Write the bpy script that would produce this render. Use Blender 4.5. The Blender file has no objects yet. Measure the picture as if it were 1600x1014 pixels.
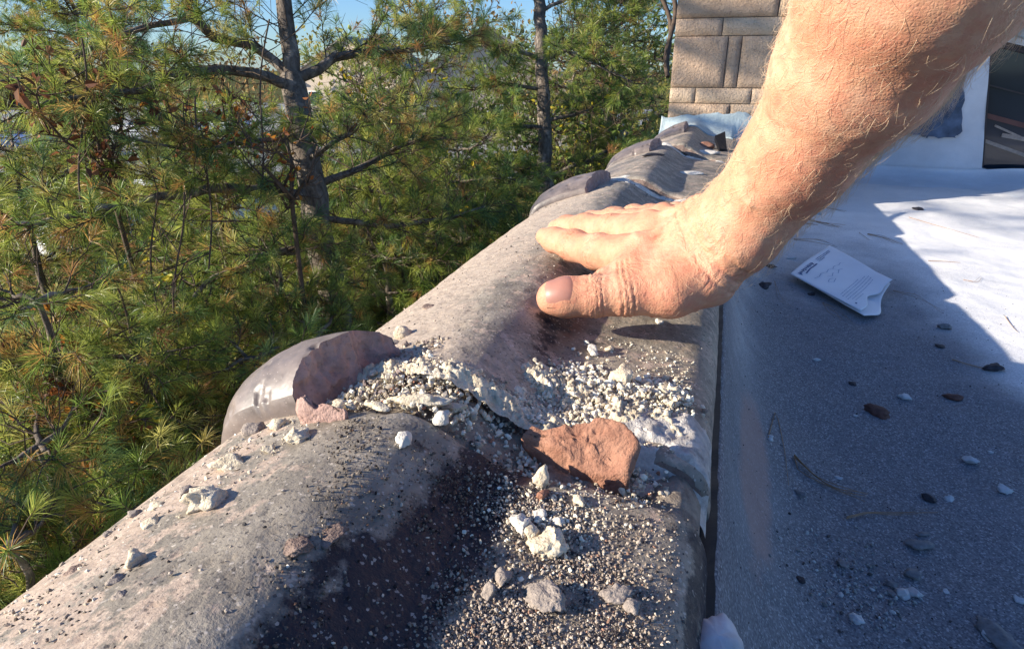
import bpy, math, random
import numpy as np
from mathutils import Vector, Matrix, noise as mnoise

rnd = random.Random(7)
rng = np.random.default_rng(7)
SC = bpy.context.scene
COL = SC.collection

# ------------------------------------------------------------ camera
F_PX, CX, CY = 1000.0, 800.0, 506.5
TH = math.atan(.402); PS = math.atan(.316)
CR = np.array([math.cos(PS), math.sin(PS), 0.0])
CF = np.array([-math.sin(PS)*math.cos(TH), math.cos(PS)*math.cos(TH), -math.sin(TH)])
CU = np.cross(CR, CF)
CP = np.array([0.0, 0.0, .14])
cam_d = bpy.data.cameras.new("camera")
cam = bpy.data.objects.new("camera", cam_d); COL.objects.link(cam)
cam_d.sensor_width = 36; cam_d.lens = 36*F_PX/1600; cam_d.clip_start = .01; cam_d.clip_end = 800
m = Matrix(((CR[0], CU[0], -CF[0], CP[0]), (CR[1], CU[1], -CF[1], CP[1]), (CR[2], CU[2], -CF[2], CP[2]), (0, 0, 0, 1)))
cam.matrix_world = m
SC.camera = cam

# ------------------------------------------------------------ sky, sun, exposure
SUN_K = .58                       # the light travels (+1, +SUN_K, -SUN_T)
SUN_T = .445
hl = math.hypot(1, SUN_K)
ELEV = math.atan(SUN_T/hl)
world = bpy.data.worlds.new("World"); SC.world = world; world.use_nodes = True
wn = world.node_tree.nodes; wl = world.node_tree.links
sky = wn.new('ShaderNodeTexSky'); sky.sky_type = 'NISHITA'; sky.sun_disc = False
sky.sun_elevation = ELEV
sky.sun_rotation = math.atan2(-1, -SUN_K)
sky.altitude = 100; sky.air_density = 1.0; sky.dust_density = .3; sky.ozone_density = 2.0
tint = wn.new('ShaderNodeMix'); tint.data_type = 'RGBA'; tint.blend_type = 'MULTIPLY'; tint.inputs[0].default_value = 1
wl.new(sky.outputs[0], tint.inputs[6]); tint.inputs[7].default_value = (.56, .78, 1.15, 1)     # the camera's warm white balance leaves the sky deep blue
wl.new(tint.outputs[2], wn['Background'].inputs[0]); wn['Background'].inputs[1].default_value = .088
sd = bpy.data.lights.new("sun", 'SUN'); sd.energy = 5.0; sd.angle = math.radians(.5); sd.color = (1, .90, .76)
so = bpy.data.objects.new("sun", sd); COL.objects.link(so)
so.rotation_euler = Vector((1, SUN_K, -SUN_T)).to_track_quat('-Z', 'Y').to_euler()
SC.view_settings.view_transform = 'Standard'; SC.view_settings.look = 'None'
SC.view_settings.exposure = .95; SC.view_settings.gamma = 1
SC.render.engine = 'CYCLES'

# ------------------------------------------------------------ helpers
def ray(px, py): return CF + CR*(px-CX)/F_PX - CU*(py-CY)/F_PX
def up(px, py, d): return CP + ray(px, py)*d
def onz(px, py, z):
    r = ray(px, py); return CP + r*((z-CP[2])/r[2])

def tag(o, label=None, cat=None, group=None, kind=None):
    if label: o['label'] = label
    if cat: o['category'] = cat
    if group: o['group'] = group
    if kind: o['kind'] = kind
    return o
def empty(name, loc=(0, 0, 0)):
    o = bpy.data.objects.new(name, None); o.location = loc; o.empty_display_size = .05; COL.objects.link(o); return o

def mesh_np(name, V, faces, mats, parent=None, smooth=True, matidx=None, cols=None, attrs=None, origin=None):
    """V (n,3); faces: list of (k, array (m,k)) or one array"""
    V = np.asarray(V, dtype=np.float64)
    if not isinstance(faces, list): faces = [faces]
    faces = [np.asarray(f, dtype=np.int64) for f in faces if len(f)]
    if origin is not None: V = V - np.asarray(origin)
    me = bpy.data.meshes.new(name)
    me.vertices.add(len(V)); me.vertices.foreach_set('co', V.astype(np.float32).ravel())
    nl = sum(f.size for f in faces); nf = sum(len(f) for f in faces)
    me.loops.add(nl); me.polygons.add(nf)
    me.loops.foreach_set('vertex_index', np.concatenate([f.ravel() for f in faces]).astype(np.int32))
    tot = np.concatenate([np.full(len(f), f.shape[1]) for f in faces])
    st = np.concatenate([[0], np.cumsum(tot)[:-1]])
    me.polygons.foreach_set('loop_start', st.astype(np.int32))
    if matidx is not None: me.polygons.foreach_set('material_index', np.asarray(matidx, dtype=np.int32))
    me.polygons.foreach_set('use_smooth', np.full(nf, smooth))
    if cols is not None:
        a = me.color_attributes.new('col', 'FLOAT_COLOR', 'POINT')
        c = np.ones((len(V), 4), np.float32); c[:, :cols.shape[1]] = cols
        a.data.foreach_set('color', c.ravel())
    for k, v in (attrs or {}).items():
        a = me.attributes.new(k, 'FLOAT', 'POINT'); a.data.foreach_set('value', v.astype(np.float32))
    me.update(calc_edges=True); me.validate()
    for mt in (mats if isinstance(mats, (list, tuple)) else [mats]): me.materials.append(mt)
    o = bpy.data.objects.new(name, me); COL.objects.link(o)
    if parent is not None: o.parent = parent
    if origin is not None: o.location = origin
    return o

class MB:
    """collects pieces into one mesh"""
    def __init__(s): s.v = []; s.f = {}; s.n = 0; s.c = []; s.mi = {}
    def add(s, V, Fs, mi=0, col=None):
        V = np.asarray(V, float)
        Fs = np.asarray(Fs, int)
        if len(Fs):
            s.f.setdefault(Fs.shape[1], []).append(Fs + s.n); s.mi.setdefault(Fs.shape[1], []).append(np.full(len(Fs), mi))
        s.v.append(V); s.n += len(V)
        cc = np.ones((len(V), 3)) * (col if col is not None else 1.0)
        s.c.append(cc)
    def box(s, a, b, mi=0, M=None):
        x0, y0, z0 = a; x1, y1, z1 = b
        V = np.array([(x0,y0,z0),(x1,y0,z0),(x1,y1,z0),(x0,y1,z0),(x0,y0,z1),(x1,y0,z1),(x1,y1,z1),(x0,y1,z1)], float)
        if M is not None: V = V @ M[:3, :3].T + M[:3, 3]
        s.add(V, [(0,3,2,1),(4,5,6,7),(0,1,5,4),(1,2,6,5),(2,3,7,6),(3,0,4,7)], mi)
    def tube(s, P, Rr, n=6, mi=0, col=None, cap=True):
        P = np.asarray(P, float); k = len(P); Rr = np.ones(k)*Rr
        T = np.gradient(P, axis=0); T /= np.linalg.norm(T, axis=1)[:, None]+1e-12
        ref = np.array([0, 0, 1.0]) if abs(T[0][2]) < .9 else np.array([1.0, 0, 0])
        A = np.cross(T, ref); A /= np.linalg.norm(A, axis=1)[:, None]+1e-12; B = np.cross(T, A)
        ang = np.linspace(0, 2*math.pi, n, endpoint=False)
        V = P[:, None, :] + Rr[:, None, None]*(A[:, None, :]*np.cos(ang)[None, :, None] + B[:, None, :]*np.sin(ang)[None, :, None])
        V = V.reshape(-1, 3); i = np.arange(k-1)[:, None]*n; j = np.arange(n)[None, :]; j2 = (j+1) % n
        Fq = np.stack([i+j, i+j2, i+n+j2, i+n+j], -1).reshape(-1, 4)
        s.add(V, Fq, mi, col)
        if cap and k > 1:
            s.n -= 0
            V2 = np.concatenate([V[:n], [P[0]], V[-n:], [P[-1]]])
            jj = np.arange(n)
            F3 = np.concatenate([np.stack([(jj+1) % n, jj, np.full(n, n)], -1), np.stack([n+1+jj, n+1+(jj+1) % n, np.full(n, 2*n+1)], -1)])
            s.add(V2, F3, mi, col)
    def build(s, name, mats, parent=None, smooth=True, origin=None, color=False):
        ks = sorted(s.f)
        return mesh_np(name, np.concatenate(s.v), [np.concatenate(s.f[k]) for k in ks], mats, parent, smooth,
                       np.concatenate([np.concatenate(s.mi[k]) for k in ks]), np.concatenate(s.c) if color else None, None, origin)

def hash3(ix, iy, iz, seed):
    h = (ix.astype(np.int64)*374761393 + iy.astype(np.int64)*668265263 + iz.astype(np.int64)*2147483647 + seed*974711) & 0xffffffff
    h = ((h ^ (h >> 13))*1274126177) & 0xffffffff
    h = ((h ^ (h >> 15))*2246822519) & 0xffffffff
    return ((h ^ (h >> 16)) & 0xffffff)/float(0xffffff)
def vnoise(P, seed=0):
    P = np.asarray(P, float); I = np.floor(P).astype(np.int64); f = P-I; f = f*f*(3-2*f)
    out = 0
    for dx in (0, 1):
        for dy in (0, 1):
            for dz in (0, 1):
                w = (f[..., 0] if dx else 1-f[..., 0])*(f[..., 1] if dy else 1-f[..., 1])*(f[..., 2] if dz else 1-f[..., 2])
                out = out + w*hash3(I[..., 0]+dx, I[..., 1]+dy, I[..., 2]+dz, seed)
    return out
def fbm(P, sc, oct=4, seed=0, rough=.5):
    P = np.asarray(P, float)*sc; a = 1; t = 0; o = 0
    for k in range(oct):
        o = o + a*vnoise(P*(2**k)+k*17.3, seed+k); t += a; a *= rough
    return o/t            # 0..1
def sstep(a, b, x):
    t = np.clip((x-a)/(b-a), 0, 1); return t*t*(3-2*t)

# ------------------------------------------------------------ materials
class Mat:
    def __init__(s, name, rough=.8, spec=.3, base=None):
        s.m = bpy.data.materials.new(name); s.m.use_nodes = True; s.t = s.m.node_tree; s.b = s.t.nodes['Principled BSDF']
        s.b.inputs['Roughness'].default_value = rough; s.b.inputs['Specular IOR Level'].default_value = spec
        if base: s.b.inputs['Base Color'].default_value = (*base, 1)
    def n(s, ty, props=None, **inp):
        nd = s.t.nodes.new(ty)
        for k, v in (props or {}).items(): setattr(nd, k, v)
        for k, v in inp.items(): s.set(nd, k.replace('_', ' '), v)
        return nd
    def set(s, nd, k, v):
        i = nd.inputs[int(k)] if k.isdigit() else nd.inputs[k]
        if isinstance(v, bpy.types.NodeSocket): s.t.links.new(v, i)
        elif isinstance(v, tuple) and len(v) == 3 and i.type == 'RGBA': i.default_value = (*v, 1)
        else: i.default_value = v
    def obj(s):
        return s.n('ShaderNodeTexCoord').outputs['Object']
    def noise(s, scale, detail=4, rough=.55, vec=None, dist=0):
        nd = s.n('ShaderNodeTexNoise', None, Scale=scale, Detail=detail, Roughness=rough, Distortion=dist, Vector=vec or s.obj()); return nd.outputs['Fac']
    def vor(s, scale, feat='F1', out='Distance', vec=None, rnd_=1.0):
        nd = s.n('ShaderNodeTexVoronoi', {'feature': feat}, Scale=scale, Randomness=rnd_, Vector=vec or s.obj()); return nd.outputs[out]
    def ramp(s, fac, stops, interp='LINEAR'):
        nd = s.n('ShaderNodeValToRGB', None, Fac=fac); cr = nd.color_ramp; cr.interpolation = interp
        while len(cr.elements) < len(stops): cr.elements.new(.5)
        for e, (p, c) in zip(cr.elements, stops):
            e.position = p; e.color = (*(c if isinstance(c, tuple) else (c, c, c)), 1)
        return nd.outputs['Color']
    def mix(s, fac, a, b, mode='MIX'):
        nd = s.n('ShaderNodeMix', {'data_type': 'RGBA', 'blend_type': mode})
        s.set(nd, '0', fac); s.set(nd, '6', a); s.set(nd, '7', b); return nd.outputs[2]
    def math(s, op, a, b=0.0, c=None, clamp=False):
        nd = s.n('ShaderNodeMath', {'operation': op, 'use_clamp': clamp}); s.set(nd, '0', a); s.set(nd, '1', b)
        if c is not None: s.set(nd, '2', c)
        return nd.outputs[0]
    def attr(s, name, out='Fac'):
        return s.n('ShaderNodeAttribute', {'attribute_name': name}).outputs[out]
    def bump(s, h, strength, dist, prev=None):
        nd = s.n('ShaderNodeBump', None, Height=h, Strength=strength, Distance=dist)
        if prev is not None: s.set(nd, 'Normal', prev)
        s.t.links.new(nd.outputs[0], s.b.inputs['Normal']); return nd.outputs[0]
    def base(s, c): s.set(s.b, 'Base Color', c)

def simple(name, col, rough=.8, var=.15, scale=30, bump=.0, bdist=.002, bscale=None, spec=.3):
    M = Mat(name, rough, spec)
    a = tuple(max(0, c*(1-var)) for c in col); b = tuple(min(1, c*(1+var)) for c in col)
    M.base(M.ramp(M.noise(scale, 5, .6), [(.3, a), (.7, b)]))
    if bump: M.bump(M.noise(bscale or scale*3, 4, .6), bump, bdist)
    return M.m

def mk_tile():
    M = Mat('glazed_clay_coping', .5, .35); ob = M.obj()
    n1 = M.noise(35, 6, .65, ob); n2 = M.noise(160, 5, .7, ob); n3 = M.noise(14, 4, .6, ob)
    sp = M.vor(950, 'F1', 'Color', ob); spv = M.n('ShaderNodeSeparateColor', None, Color=sp).outputs[0]
    base = M.ramp(n1, [(.28, (.14, .122, .098)), (.5, (.26, .224, .176)), (.74, (.42, .365, .285))])
    pale = M.ramp(n2, [(.3, (.38, .30, .225)), (.7, (.58, .475, .37))])
    pk = M.ramp(n2, [(.3, (.37, .275, .205)), (.7, (.54, .43, .335))])
    # eroded glaze patches showing pink clay
    e = M.math('ADD', M.math('MULTIPLY', M.noise(60, 7, .7, ob), 1.0), M.math('MULTIPLY', M.attr('pink'), .35))
    c = M.mix(M.ramp(e, [(.60, 0.0), (.66, 1.0)]), base, pk)
    e2 = M.math('ADD', n3, M.math('SUBTRACT', M.attr('pale'), .5))
    c = M.mix(M.ramp(M.math('ADD', e2, M.math('MULTIPLY', n2, .3)), [(.5, 0.0), (.85, .9)]), c, pale)
    # rust red stain
    e3 = M.math('ADD', M.math('MULTIPLY', M.noise(26, 6, .7, ob), .8), M.math('SUBTRACT', M.attr('red'), .5))
    c = M.mix(M.ramp(e3, [(.42, 0.0), (.7, .85)]), c, (.15, .068, .042))
    # black algae, and the shade painted along the right rim
    e4 = M.math('ADD', M.math('MULTIPLY', M.noise(75, 7, .75, ob), .9), M.math('SUBTRACT', M.attr('dark'), .5))
    c = M.mix(M.ramp(e4, [(.44, 0.0), (.58, 1.0)]), c, (.020, .019, .024))
    # fine light / dark specks
    c = M.mix(M.ramp(spv, [(.0, .75), (.10, .0)]), c, (.035, .03, .03))
    c = M.mix(M.ramp(spv, [(.95, .0), (1.0, .6)]), c, (.62, .55, .47))
    M.base(c)
    M.set(M.b, 'Roughness', M.ramp(M.math('ADD', n2, M.math('MULTIPLY', M.attr('gloss'), -.5)), [(.0, .22), (.35, .5), (.6, .72)]))
    b1 = M.bump(n2, .55, .0012); b1 = M.bump(M.noise(700, 3, .6, ob), .55, .0006, b1); M.bump(M.vor(260, vec=ob), .25, .0008, b1)
    return M.m
def mk_clay(name, a, b):
    M = Mat(name, .85, .2); ob = M.obj()
    c = M.ramp(M.noise(90, 7, .7, ob), [(.3, a), (.68, b)])
    c = M.mix(M.ramp(M.noise(300, 4, .7, ob), [(.58, 0.0), (.7, .6)]), c, tuple(x*.45 for x in a))
    M.base(c); b1 = M.bump(M.noise(120, 6, .7, ob), .9, .003); M.bump(M.noise(500, 3, .6, ob), .6, .001, b1)
    return M.m
def mk_mortar(name, a, b, dirt=(.2, .17, .14)):
    M = Mat(name, .92, .1); ob = M.obj()
    c = M.ramp(M.noise(140, 6, .7, ob), [(.3, a), (.65, b)])
    c = M.mix(M.ramp(M.noise(60, 6, .7, ob), [(.55, 0.0), (.72, .6)]), c, dirt)
    M.base(c); b1 = M.bump(M.noise(350, 5, .7, ob), .8, .0018); M.bump(M.vor(900, vec=ob), .4, .0006, b1)
    return M.m
def mk_attrcol(name, rough=.85, spec=.2, transl=0.0, bump=None):
    M = Mat(name, rough, spec); c = M.attr('col', 'Color'); M.base(c)
    if bump: M.bump(M.noise(bump, 4, .6), .5, .001)
    if transl:
        tr = M.n('ShaderNodeBsdfTranslucent', None, Color=c); ms = M.n('ShaderNodeMixShader', None)
        ms.inputs[0].default_value = transl
        M.t.links.new(M.b.outputs[0], ms.inputs[1]); M.t.links.new(tr.outputs[0], ms.inputs[2])
        M.t.links.new(ms.outputs[0], M.t.nodes['Material Output'].inputs[0])
    return M.m
def mk_roof():
    M = Mat('roof_coating', .75, .25); ob = M.obj()
    white = M.ramp(M.noise(9, 6, .6, ob), [(.3, (.78, .78, .77)), (.65, (.88, .87, .85))])
    gr = M.vor(800, 'F1', 'Color', ob); g = M.n('ShaderNodeSeparateColor', None, Color=gr).outputs[1]
    grime_shade = M.ramp(g, [(.0, (.10, .105, .12)), (.45, (.175, .182, .20)), (.85, (.235, .24, .255)), (1.0, (.40, .41, .42))])
    k = M.math('ADD', M.attr('dirt'), M.math('MULTIPLY', M.math('SUBTRACT', M.noise(7, 6, .65, ob), .5), .9))  # mask carries real grime plus the painted contrast at the parapet shadow
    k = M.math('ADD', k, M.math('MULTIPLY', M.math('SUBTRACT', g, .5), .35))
    c = M.mix(M.ramp(k, [(.12, 0.0), (.85, 1.0)]), white, grime_shade)
    c = M.mix(M.ramp(M.math('ADD', M.attr('warm'), M.math('MULTIPLY', M.noise(30, 5, .6, ob), .6)), [(.75, 0.0), (1.35, .5)]), c, (.42, .25, .20))
    c = M.mix(M.ramp(M.noise(5, 5, .6, ob), [(.55, 0.0), (.8, .2)]), c, (.30, .28, .28))
    M.base(c); b1 = M.bump(g, .5, .0012); M.bump(M.noise(25, 5, .6, ob), .4, .006, b1)
    return M.m
def mk_skin():
    M = Mat('sunburnt_skin', .55, .35); ob = M.obj()
    n1 = M.noise(38, 5, .6, ob); n2 = M.noise(140, 5, .65, ob)
    c = M.ramp(n1, [(.3, (.56, .27, .155)), (.5, (.63, .335, .20)), (.7, (.71, .42, .27))])
    c = M.mix(M.ramp(n2, [(.44, 0.0), (.66, .55)]), c, (.57, .20, .13))
    c = M.mix(M.math('MULTIPLY', M.attr('flush'), .6), c, (.60, .21, .13))
    c = M.mix(M.ramp(M.noise(260, 3, .6, ob), [(.66, 0.0), (.76, .35)]), c, (.42, .17, .09))
    M.base(c)
    M.b.inputs['Subsurface Weight'].default_value = .12; M.b.inputs['Subsurface Radius'].default_value = (.008, .003, .0015)
    M.b.inputs['Subsurface Scale'].default_value = .35
    b1 = M.bump(M.vor(620, 'DISTANCE_TO_EDGE', vec=ob), .45, .0007)
    mp = M.n('ShaderNodeMapping', None, Vector=ob, Rotation=(.4, .3, 1.1), Scale=(1, 3.2, 3.2)).outputs[0]
    b2 = M.bump(M.noise(110, 6, .7, mp), .35, .0012, b1)
    cr = M.math('MULTIPLY', M.math('ABSOLUTE', M.math('SUBTRACT', M.noise(70, 3, .6, ob, .6), .5)), M.math('ADD', M.math('MULTIPLY', M.attr('crease'), 9), .4))
    M.bump(cr, .38, .0010, b2)
    return M.m
def mk_stone():
    M = Mat('rough_faced_stone', .9, .15); ob = M.obj(); c0 = M.attr('col', 'Color')
    c = M.mix(M.ramp(M.noise(30, 6, .7, ob), [(.35, .45), (.6, 0.0)]), c0, (.36, .24, .16))
    c = M.mix(M.ramp(M.vor(120, vec=ob), [(.0, .6), (.28, 0.0)]), c, (.13, .10, .085))
    M.base(c); b1 = M.bump(M.noise(110, 7, .75, ob), 1.0, .005); M.bump(M.vor(180, vec=ob), .6, .003, b1)
    return M.m
def mk_bark(name, a, b):
    M = Mat(name, .9, .1); ob = M.obj()
    mp = M.n('ShaderNodeMapping', None, Vector=ob, Scale=(1, 1, .35)).outputs[0]
    n = M.noise(28, 7, .7, mp); c = M.ramp(n, [(.32, a), (.66, b)])
    c = M.mix(M.ramp(M.noise(9, 4, .6, ob), [(.56, 0.0), (.68, .8)]), c, tuple(min(1, x*1.9) for x in b))
    M.base(c); M.bump(n, 1.0, .02); return M.m
def mk_ground():
    M = Mat('yard_ground', .95, .05); ob = M.obj()
    c = M.ramp(M.noise(1.3, 7, .7, ob), [(.3, (.045, .05, .018)), (.5, (.09, .10, .03)), (.7, (.16, .12, .06))])
    c = M.mix(M.ramp(M.noise(12, 6, .7, ob), [(.5, 0.0), (.7, .7)]), c, (.15, .11, .05))
    M.base(c); M.bump(M.noise(15, 5, .7, ob), 1, .05); return M.m

MT = {
 'tile': mk_tile(),
 'clay_mauve': mk_clay('broken_clay_mauve', (.36, .22, .18), (.54, .37, .31)),
 'clay_orange': mk_clay('broken_clay_orange', (.28, .125, .08), (.47, .25, .165)),
 'clay_brown': mk_clay('clay_brown', (.16, .11, .09), (.30, .22, .18)),
 'mortar': mk_mortar('cream_mortar', (.54, .44, .30), (.84, .74, .56)),
 'mortar_white': mk_mortar('white_mortar', (.58, .53, .45), (.80, .75, .66), (.34, .29, .25)),
 'mortar_smear': mk_mortar('dirty_pale_mortar', (.34, .31, .28), (.66, .62, .56), (.10, .09, .08)),
 'mortar_grey': mk_mortar('grey_mortar', (.26, .22, .19), (.45, .38, .32)),
 'rubble': mk_attrcol('rubble', .92, .1, 0, 500),
 'bed': mk_mortar('dark_joint_dirt', (.16, .13, .105), (.38, .32, .25), (.10, .08, .07)),
 'roof': mk_roof(), 'skin': mk_skin(),
 'nail': simple('finger_nail', (.40, .185, .135), .45, .08, 120, .15, .0005, 200, .5),
 'hair': simple('blond_hair', (.72, .55, .36), .4, .15, 50),
 'dark_stone': simple('dark_slate_chip', (.05, .045, .05), .7, .4, 200, .7, .001),
 'brown_stone': simple('brown_stone', (.13, .06, .045), .75, .3, 200, .7, .001),
 'grey_stone': simple('grey_stone', (.22, .22, .22), .85, .3, 200, .7, .001),
 'chip': simple('pale_chip', (.55, .56, .56), .8, .15, 200, .5, .001),
 'paper': simple('packet_paper', (.86, .87, .88), .6, .04, 15, .15, .001, 40),
 'ink': simple('printed_ink', (.05, .10, .24), .6, .1), 'ink_pale': simple('pale_printed_ink', (.30, .37, .50), .6, .05),
 'wall_white': simple('white_roof_cement', (.66, .69, .72), .7, .12, 8, .6, .004, 40),
 'flash': simple('pale_flashing_cement', (.42, .50, .51), .7, .15, 30, .7, .003, 120),
 'stone': mk_stone(), 'joint': simple('stone_joint', (.26, .19, .15), .95, .3, 80),
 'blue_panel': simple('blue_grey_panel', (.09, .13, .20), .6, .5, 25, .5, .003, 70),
 'black': simple('black_rubber', (.012, .012, .014), .5, .2, 40, .4, .001),
 'glass': simple('dark_window_glass', (.02, .03, .045), .06, .2, 3, spec=.6),
 'frame': simple('dark_window_frame', (.045, .04, .045), .5, .2, 20),
 'rail': simple('red_brown_rail', (.13, .06, .05), .6, .2, 30),
 'parapet': simple('parapet_stucco', (.30, .29, .28), .9, .2, 20, .6, .004, 60),
 'needle': mk_attrcol('pine_needles', .40, .4, .5), 'leaf': mk_attrcol('broad_leaves', .6, .25, .4),
 'bark': mk_bark('pine_bark', (.07, .055, .045), (.26, .22, .18)), 'twig': simple('twig_bark', (.10, .07, .05), .9, .3, 40),
 'ground': mk_ground(), 'asphalt': simple('asphalt', (.30, .30, .30), .9, .12, 4, .4, .005, 60),
 'car_white': simple('white_car_paint', (.82, .82, .82), .2, .02, 2, spec=.6), 'car_blue': simple('blue_car_paint', (.05, .10, .28), .2, .05, 2, spec=.6),
 'tyre': simple('tyre_rubber', (.025, .025, .025), .8), 'rim': simple('wheel_rim', (.5, .5, .5), .3), 'lamp': simple('headlight', (.8, .8, .8), .1),
 'siding': simple('beige_siding', (.55, .46, .36), .8, .08, 2), 'shingle': simple('shingles', (.36, .33, .30), .9, .2, 3), 'trim': simple('white_trim', (.8, .8, .78), .6),
 'drygrass': simple('dry_needle', (.36, .22, .12), .7, .3, 30),
}

# ------------------------------------------------------------ setting : ground far below, road
ZG = -3.5
def grid_mesh(name, xs, ys, zf, mat, attrs=None, kind='structure', label=None):
    X, Y = np.meshgrid(xs, ys, indexing='ij'); Z = zf(X, Y); V = np.stack([X, Y, Z], -1).reshape(-1, 3)
    nx, ny = len(xs), len(ys); i = np.arange(nx-1)[:, None]*ny; j = np.arange(ny-1)[None, :]
    Fq = np.stack([i+j, i+ny+j, i+ny+j+1, i+j+1], -1).reshape(-1, 4)
    at = {k: f(V[:, 0], V[:, 1]) for k, f in (attrs or {}).items()}
    o = mesh_np(name, V, Fq, mat, attrs=at); tag(o, label, None, None, kind); return o
gx = np.concatenate([[-600, -200, -80], np.linspace(-50, 30, 60), [80, 200, 600]])
gy = np.concatenate([[-600, -100, -30], np.linspace(-10, 70, 60), [120, 250, 600]])
grid_mesh('ground', gx, gy, lambda X, Y: ZG + .25*(fbm(np.stack([X, Y, 0*X], -1), .15, 3, 3)-.5) - .02*np.clip(-X, 0, 20)*0, MT['ground'])
rd = MB()
rd.add([(-60, 8.5, ZG+.16), (-5, 21, ZG+.16), (-5, 60, ZG+.16), (-60, 60, ZG+.16)], [(0, 1, 2, 3)])
o = rd.build('parking_lot', MT['asphalt'], smooth=False); tag(o, kind='structure')

# ------------------------------------------------------------ parapet wall body
pw = MB(); pw.box((-.215, -1.2, ZG), (.004, 2.4, -.085))
o = pw.build('parapet_wall', MT['parapet'], smooth=False); tag(o, 'grey rendered parapet wall under the clay coping tiles', 'parapet wall')
pwo = o; tb = MB(); yy = np.arange(-.3, 1.9, .004)
for dz_ in (0,):
    e_ = .0185+.0014*(fbm(np.stack([yy, 0*yy, 0*yy], -1), 90, 3, 3)-.4); VV = np.concatenate([np.stack([0*yy+.002, yy, 0*yy-.070], -1), np.stack([e_, yy, 0*yy-.066+.004*fbm(np.stack([yy, 0*yy+4, 0*yy], -1), 60, 3, 3)], -1), np.stack([e_+.001, yy, 0*yy-.10], -1)]); kk = len(yy); i = np.arange(kk-1)
    tb.add(VV, np.concatenate([np.stack([i, kk+i, kk+i+1, i+1], -1), np.stack([kk+i, 2*kk+i, 2*kk+i+1, kk+i+1], -1)]))
tb.build('tar_gap_shade', MT['black'], pwo)  # black strip stands in for the gap's shade, along with bits of tar

# ------------------------------------------------------------ roof
def roof_z(X, Y):
    z = -.2 + .125*np.exp(-np.clip(X-.022, 0, 9)/.032) - .006*sstep(.02, .2, X)
    P = np.stack([X, Y, 0*X], -1)
    z = z + .010*(fbm(P, 5, 3, 11)-.5) + .004*(fbm(P, 22, 3, 12)-.5)
    return z
xs = np.concatenate([np.linspace(.0178, .15, 50), np.linspace(.155, 1.2, 210), np.linspace(1.25, 6, 30)])
ys = np.concatenate([np.linspace(-1.2, 0, 20), np.linspace(.01, 1.6, 320), np.linspace(1.62, 2.7, 60)])
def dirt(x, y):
    a = 1.05*(1-sstep(.55, 2.0, y+.25*(x-.2)))*(1-.97*sstep(.30, .42, x)*sstep(.45, .9, y))  # near grime, plus painted light: whiter past the parapet's shadow edge
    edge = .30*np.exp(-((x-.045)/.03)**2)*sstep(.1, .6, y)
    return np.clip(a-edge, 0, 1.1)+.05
def warm(x, y): return np.exp(-((x-(.055+.02*(y-.5)))/.018)**2)*np.exp(-((y-.47)/.16)**2) + .5*np.exp(-((x-.3)/.1)**2-((y-.42)/.03)**2)
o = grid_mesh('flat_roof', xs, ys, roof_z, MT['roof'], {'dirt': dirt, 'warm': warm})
def roof_hit(px, py):
    r = ray(px, py); z = -.2
    for _ in range(7):
        t = (z-CP[2])/r[2]; p = CP+r*t; z = float(roof_z(np.array(p[0]), np.array(p[1])))
    return p, t

# ------------------------------------------------------------ coping tiles
PROF = np.array([[-.226,-.115],[-.228,-.085],[-.228,-.062],[-.226,-.046],[-.219,-.034],[-.206,-.0265],[-.188,-.019],[-.165,-.0115],[-.145,-.006],[-.128,-.0035],
                 [-.114,-.005],[-.101,-.0115],[-.088,-.0190],[-.076,-.0245],[-.060,-.0275],[-.035,-.030],[-.008,-.0325],[.004,-.036],[.0115,-.044],[.0145,-.056],[.015,-.075],[.015,-.105]])
def resample(P, n):
    q = [];
    PP = np.vstack([2*P[0]-P[1], P, 2*P[-1]-P[-2]])
    for i in range(1, len(PP)-2):
        for t in np.linspace(0, 1, 16, endpoint=False):
            a, b, c, d = PP[i-1], PP[i], PP[i+1], PP[i+2]
            q.append(.5*((2*b)+(-a+c)*t+(2*a-5*b+4*c-d)*t*t+(-a+3*b-3*c+d)*t**3))
    q.append(P[-1]); q = np.array(q); s = np.concatenate([[0], np.cumsum(np.linalg.norm(np.diff(q, axis=0), axis=1))])
    u = np.linspace(0, s[-1], n); return np.stack([np.interp(u, s, q[:, 0]), np.interp(u, s, q[:, 1])], -1)
PR = resample(PROF, 170)
PN = np.gradient(PR, axis=0); PN = np.stack([-PN[:, 1], PN[:, 0]], -1); PN /= np.linalg.norm(PN, axis=1)[:, None]
TILES = [(-.45, .232), (.268, .895), (.925, 1.345), (1.375, 1.905)]
def tilex(k, y):      # the farther tiles are narrower and step a little to the right
    return [0, 0, .012, .030][k]
def tsc(k): return [1, 1, .95, .84][k]
topx = np.array([[x, z] for (x, z) in PR if z > -.08])
def prof_z(x): return np.interp(x, topx[:, 0], topx[:, 1], left=-.12, right=-.12)
def coping_z(x, y):
    for k, (a, b) in enumerate(TILES):
        if a <= y <= b: 
            return float(prof_z((x-tilex(k, y))/tsc(k)))
    return float(prof_z(x))-.005 if -.22 < x < .01 else -.2
def cop_hit(px, py):
    r = ray(px, py); t = .12
    t = .12 if r[2] > -.15 else .12
    while t < 2.5:
        p = CP+r*t
        if p[2] <= coping_z(p[0], p[1]): break
        t += .004 if p[2] > .012 else .001
    return p, t

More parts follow.
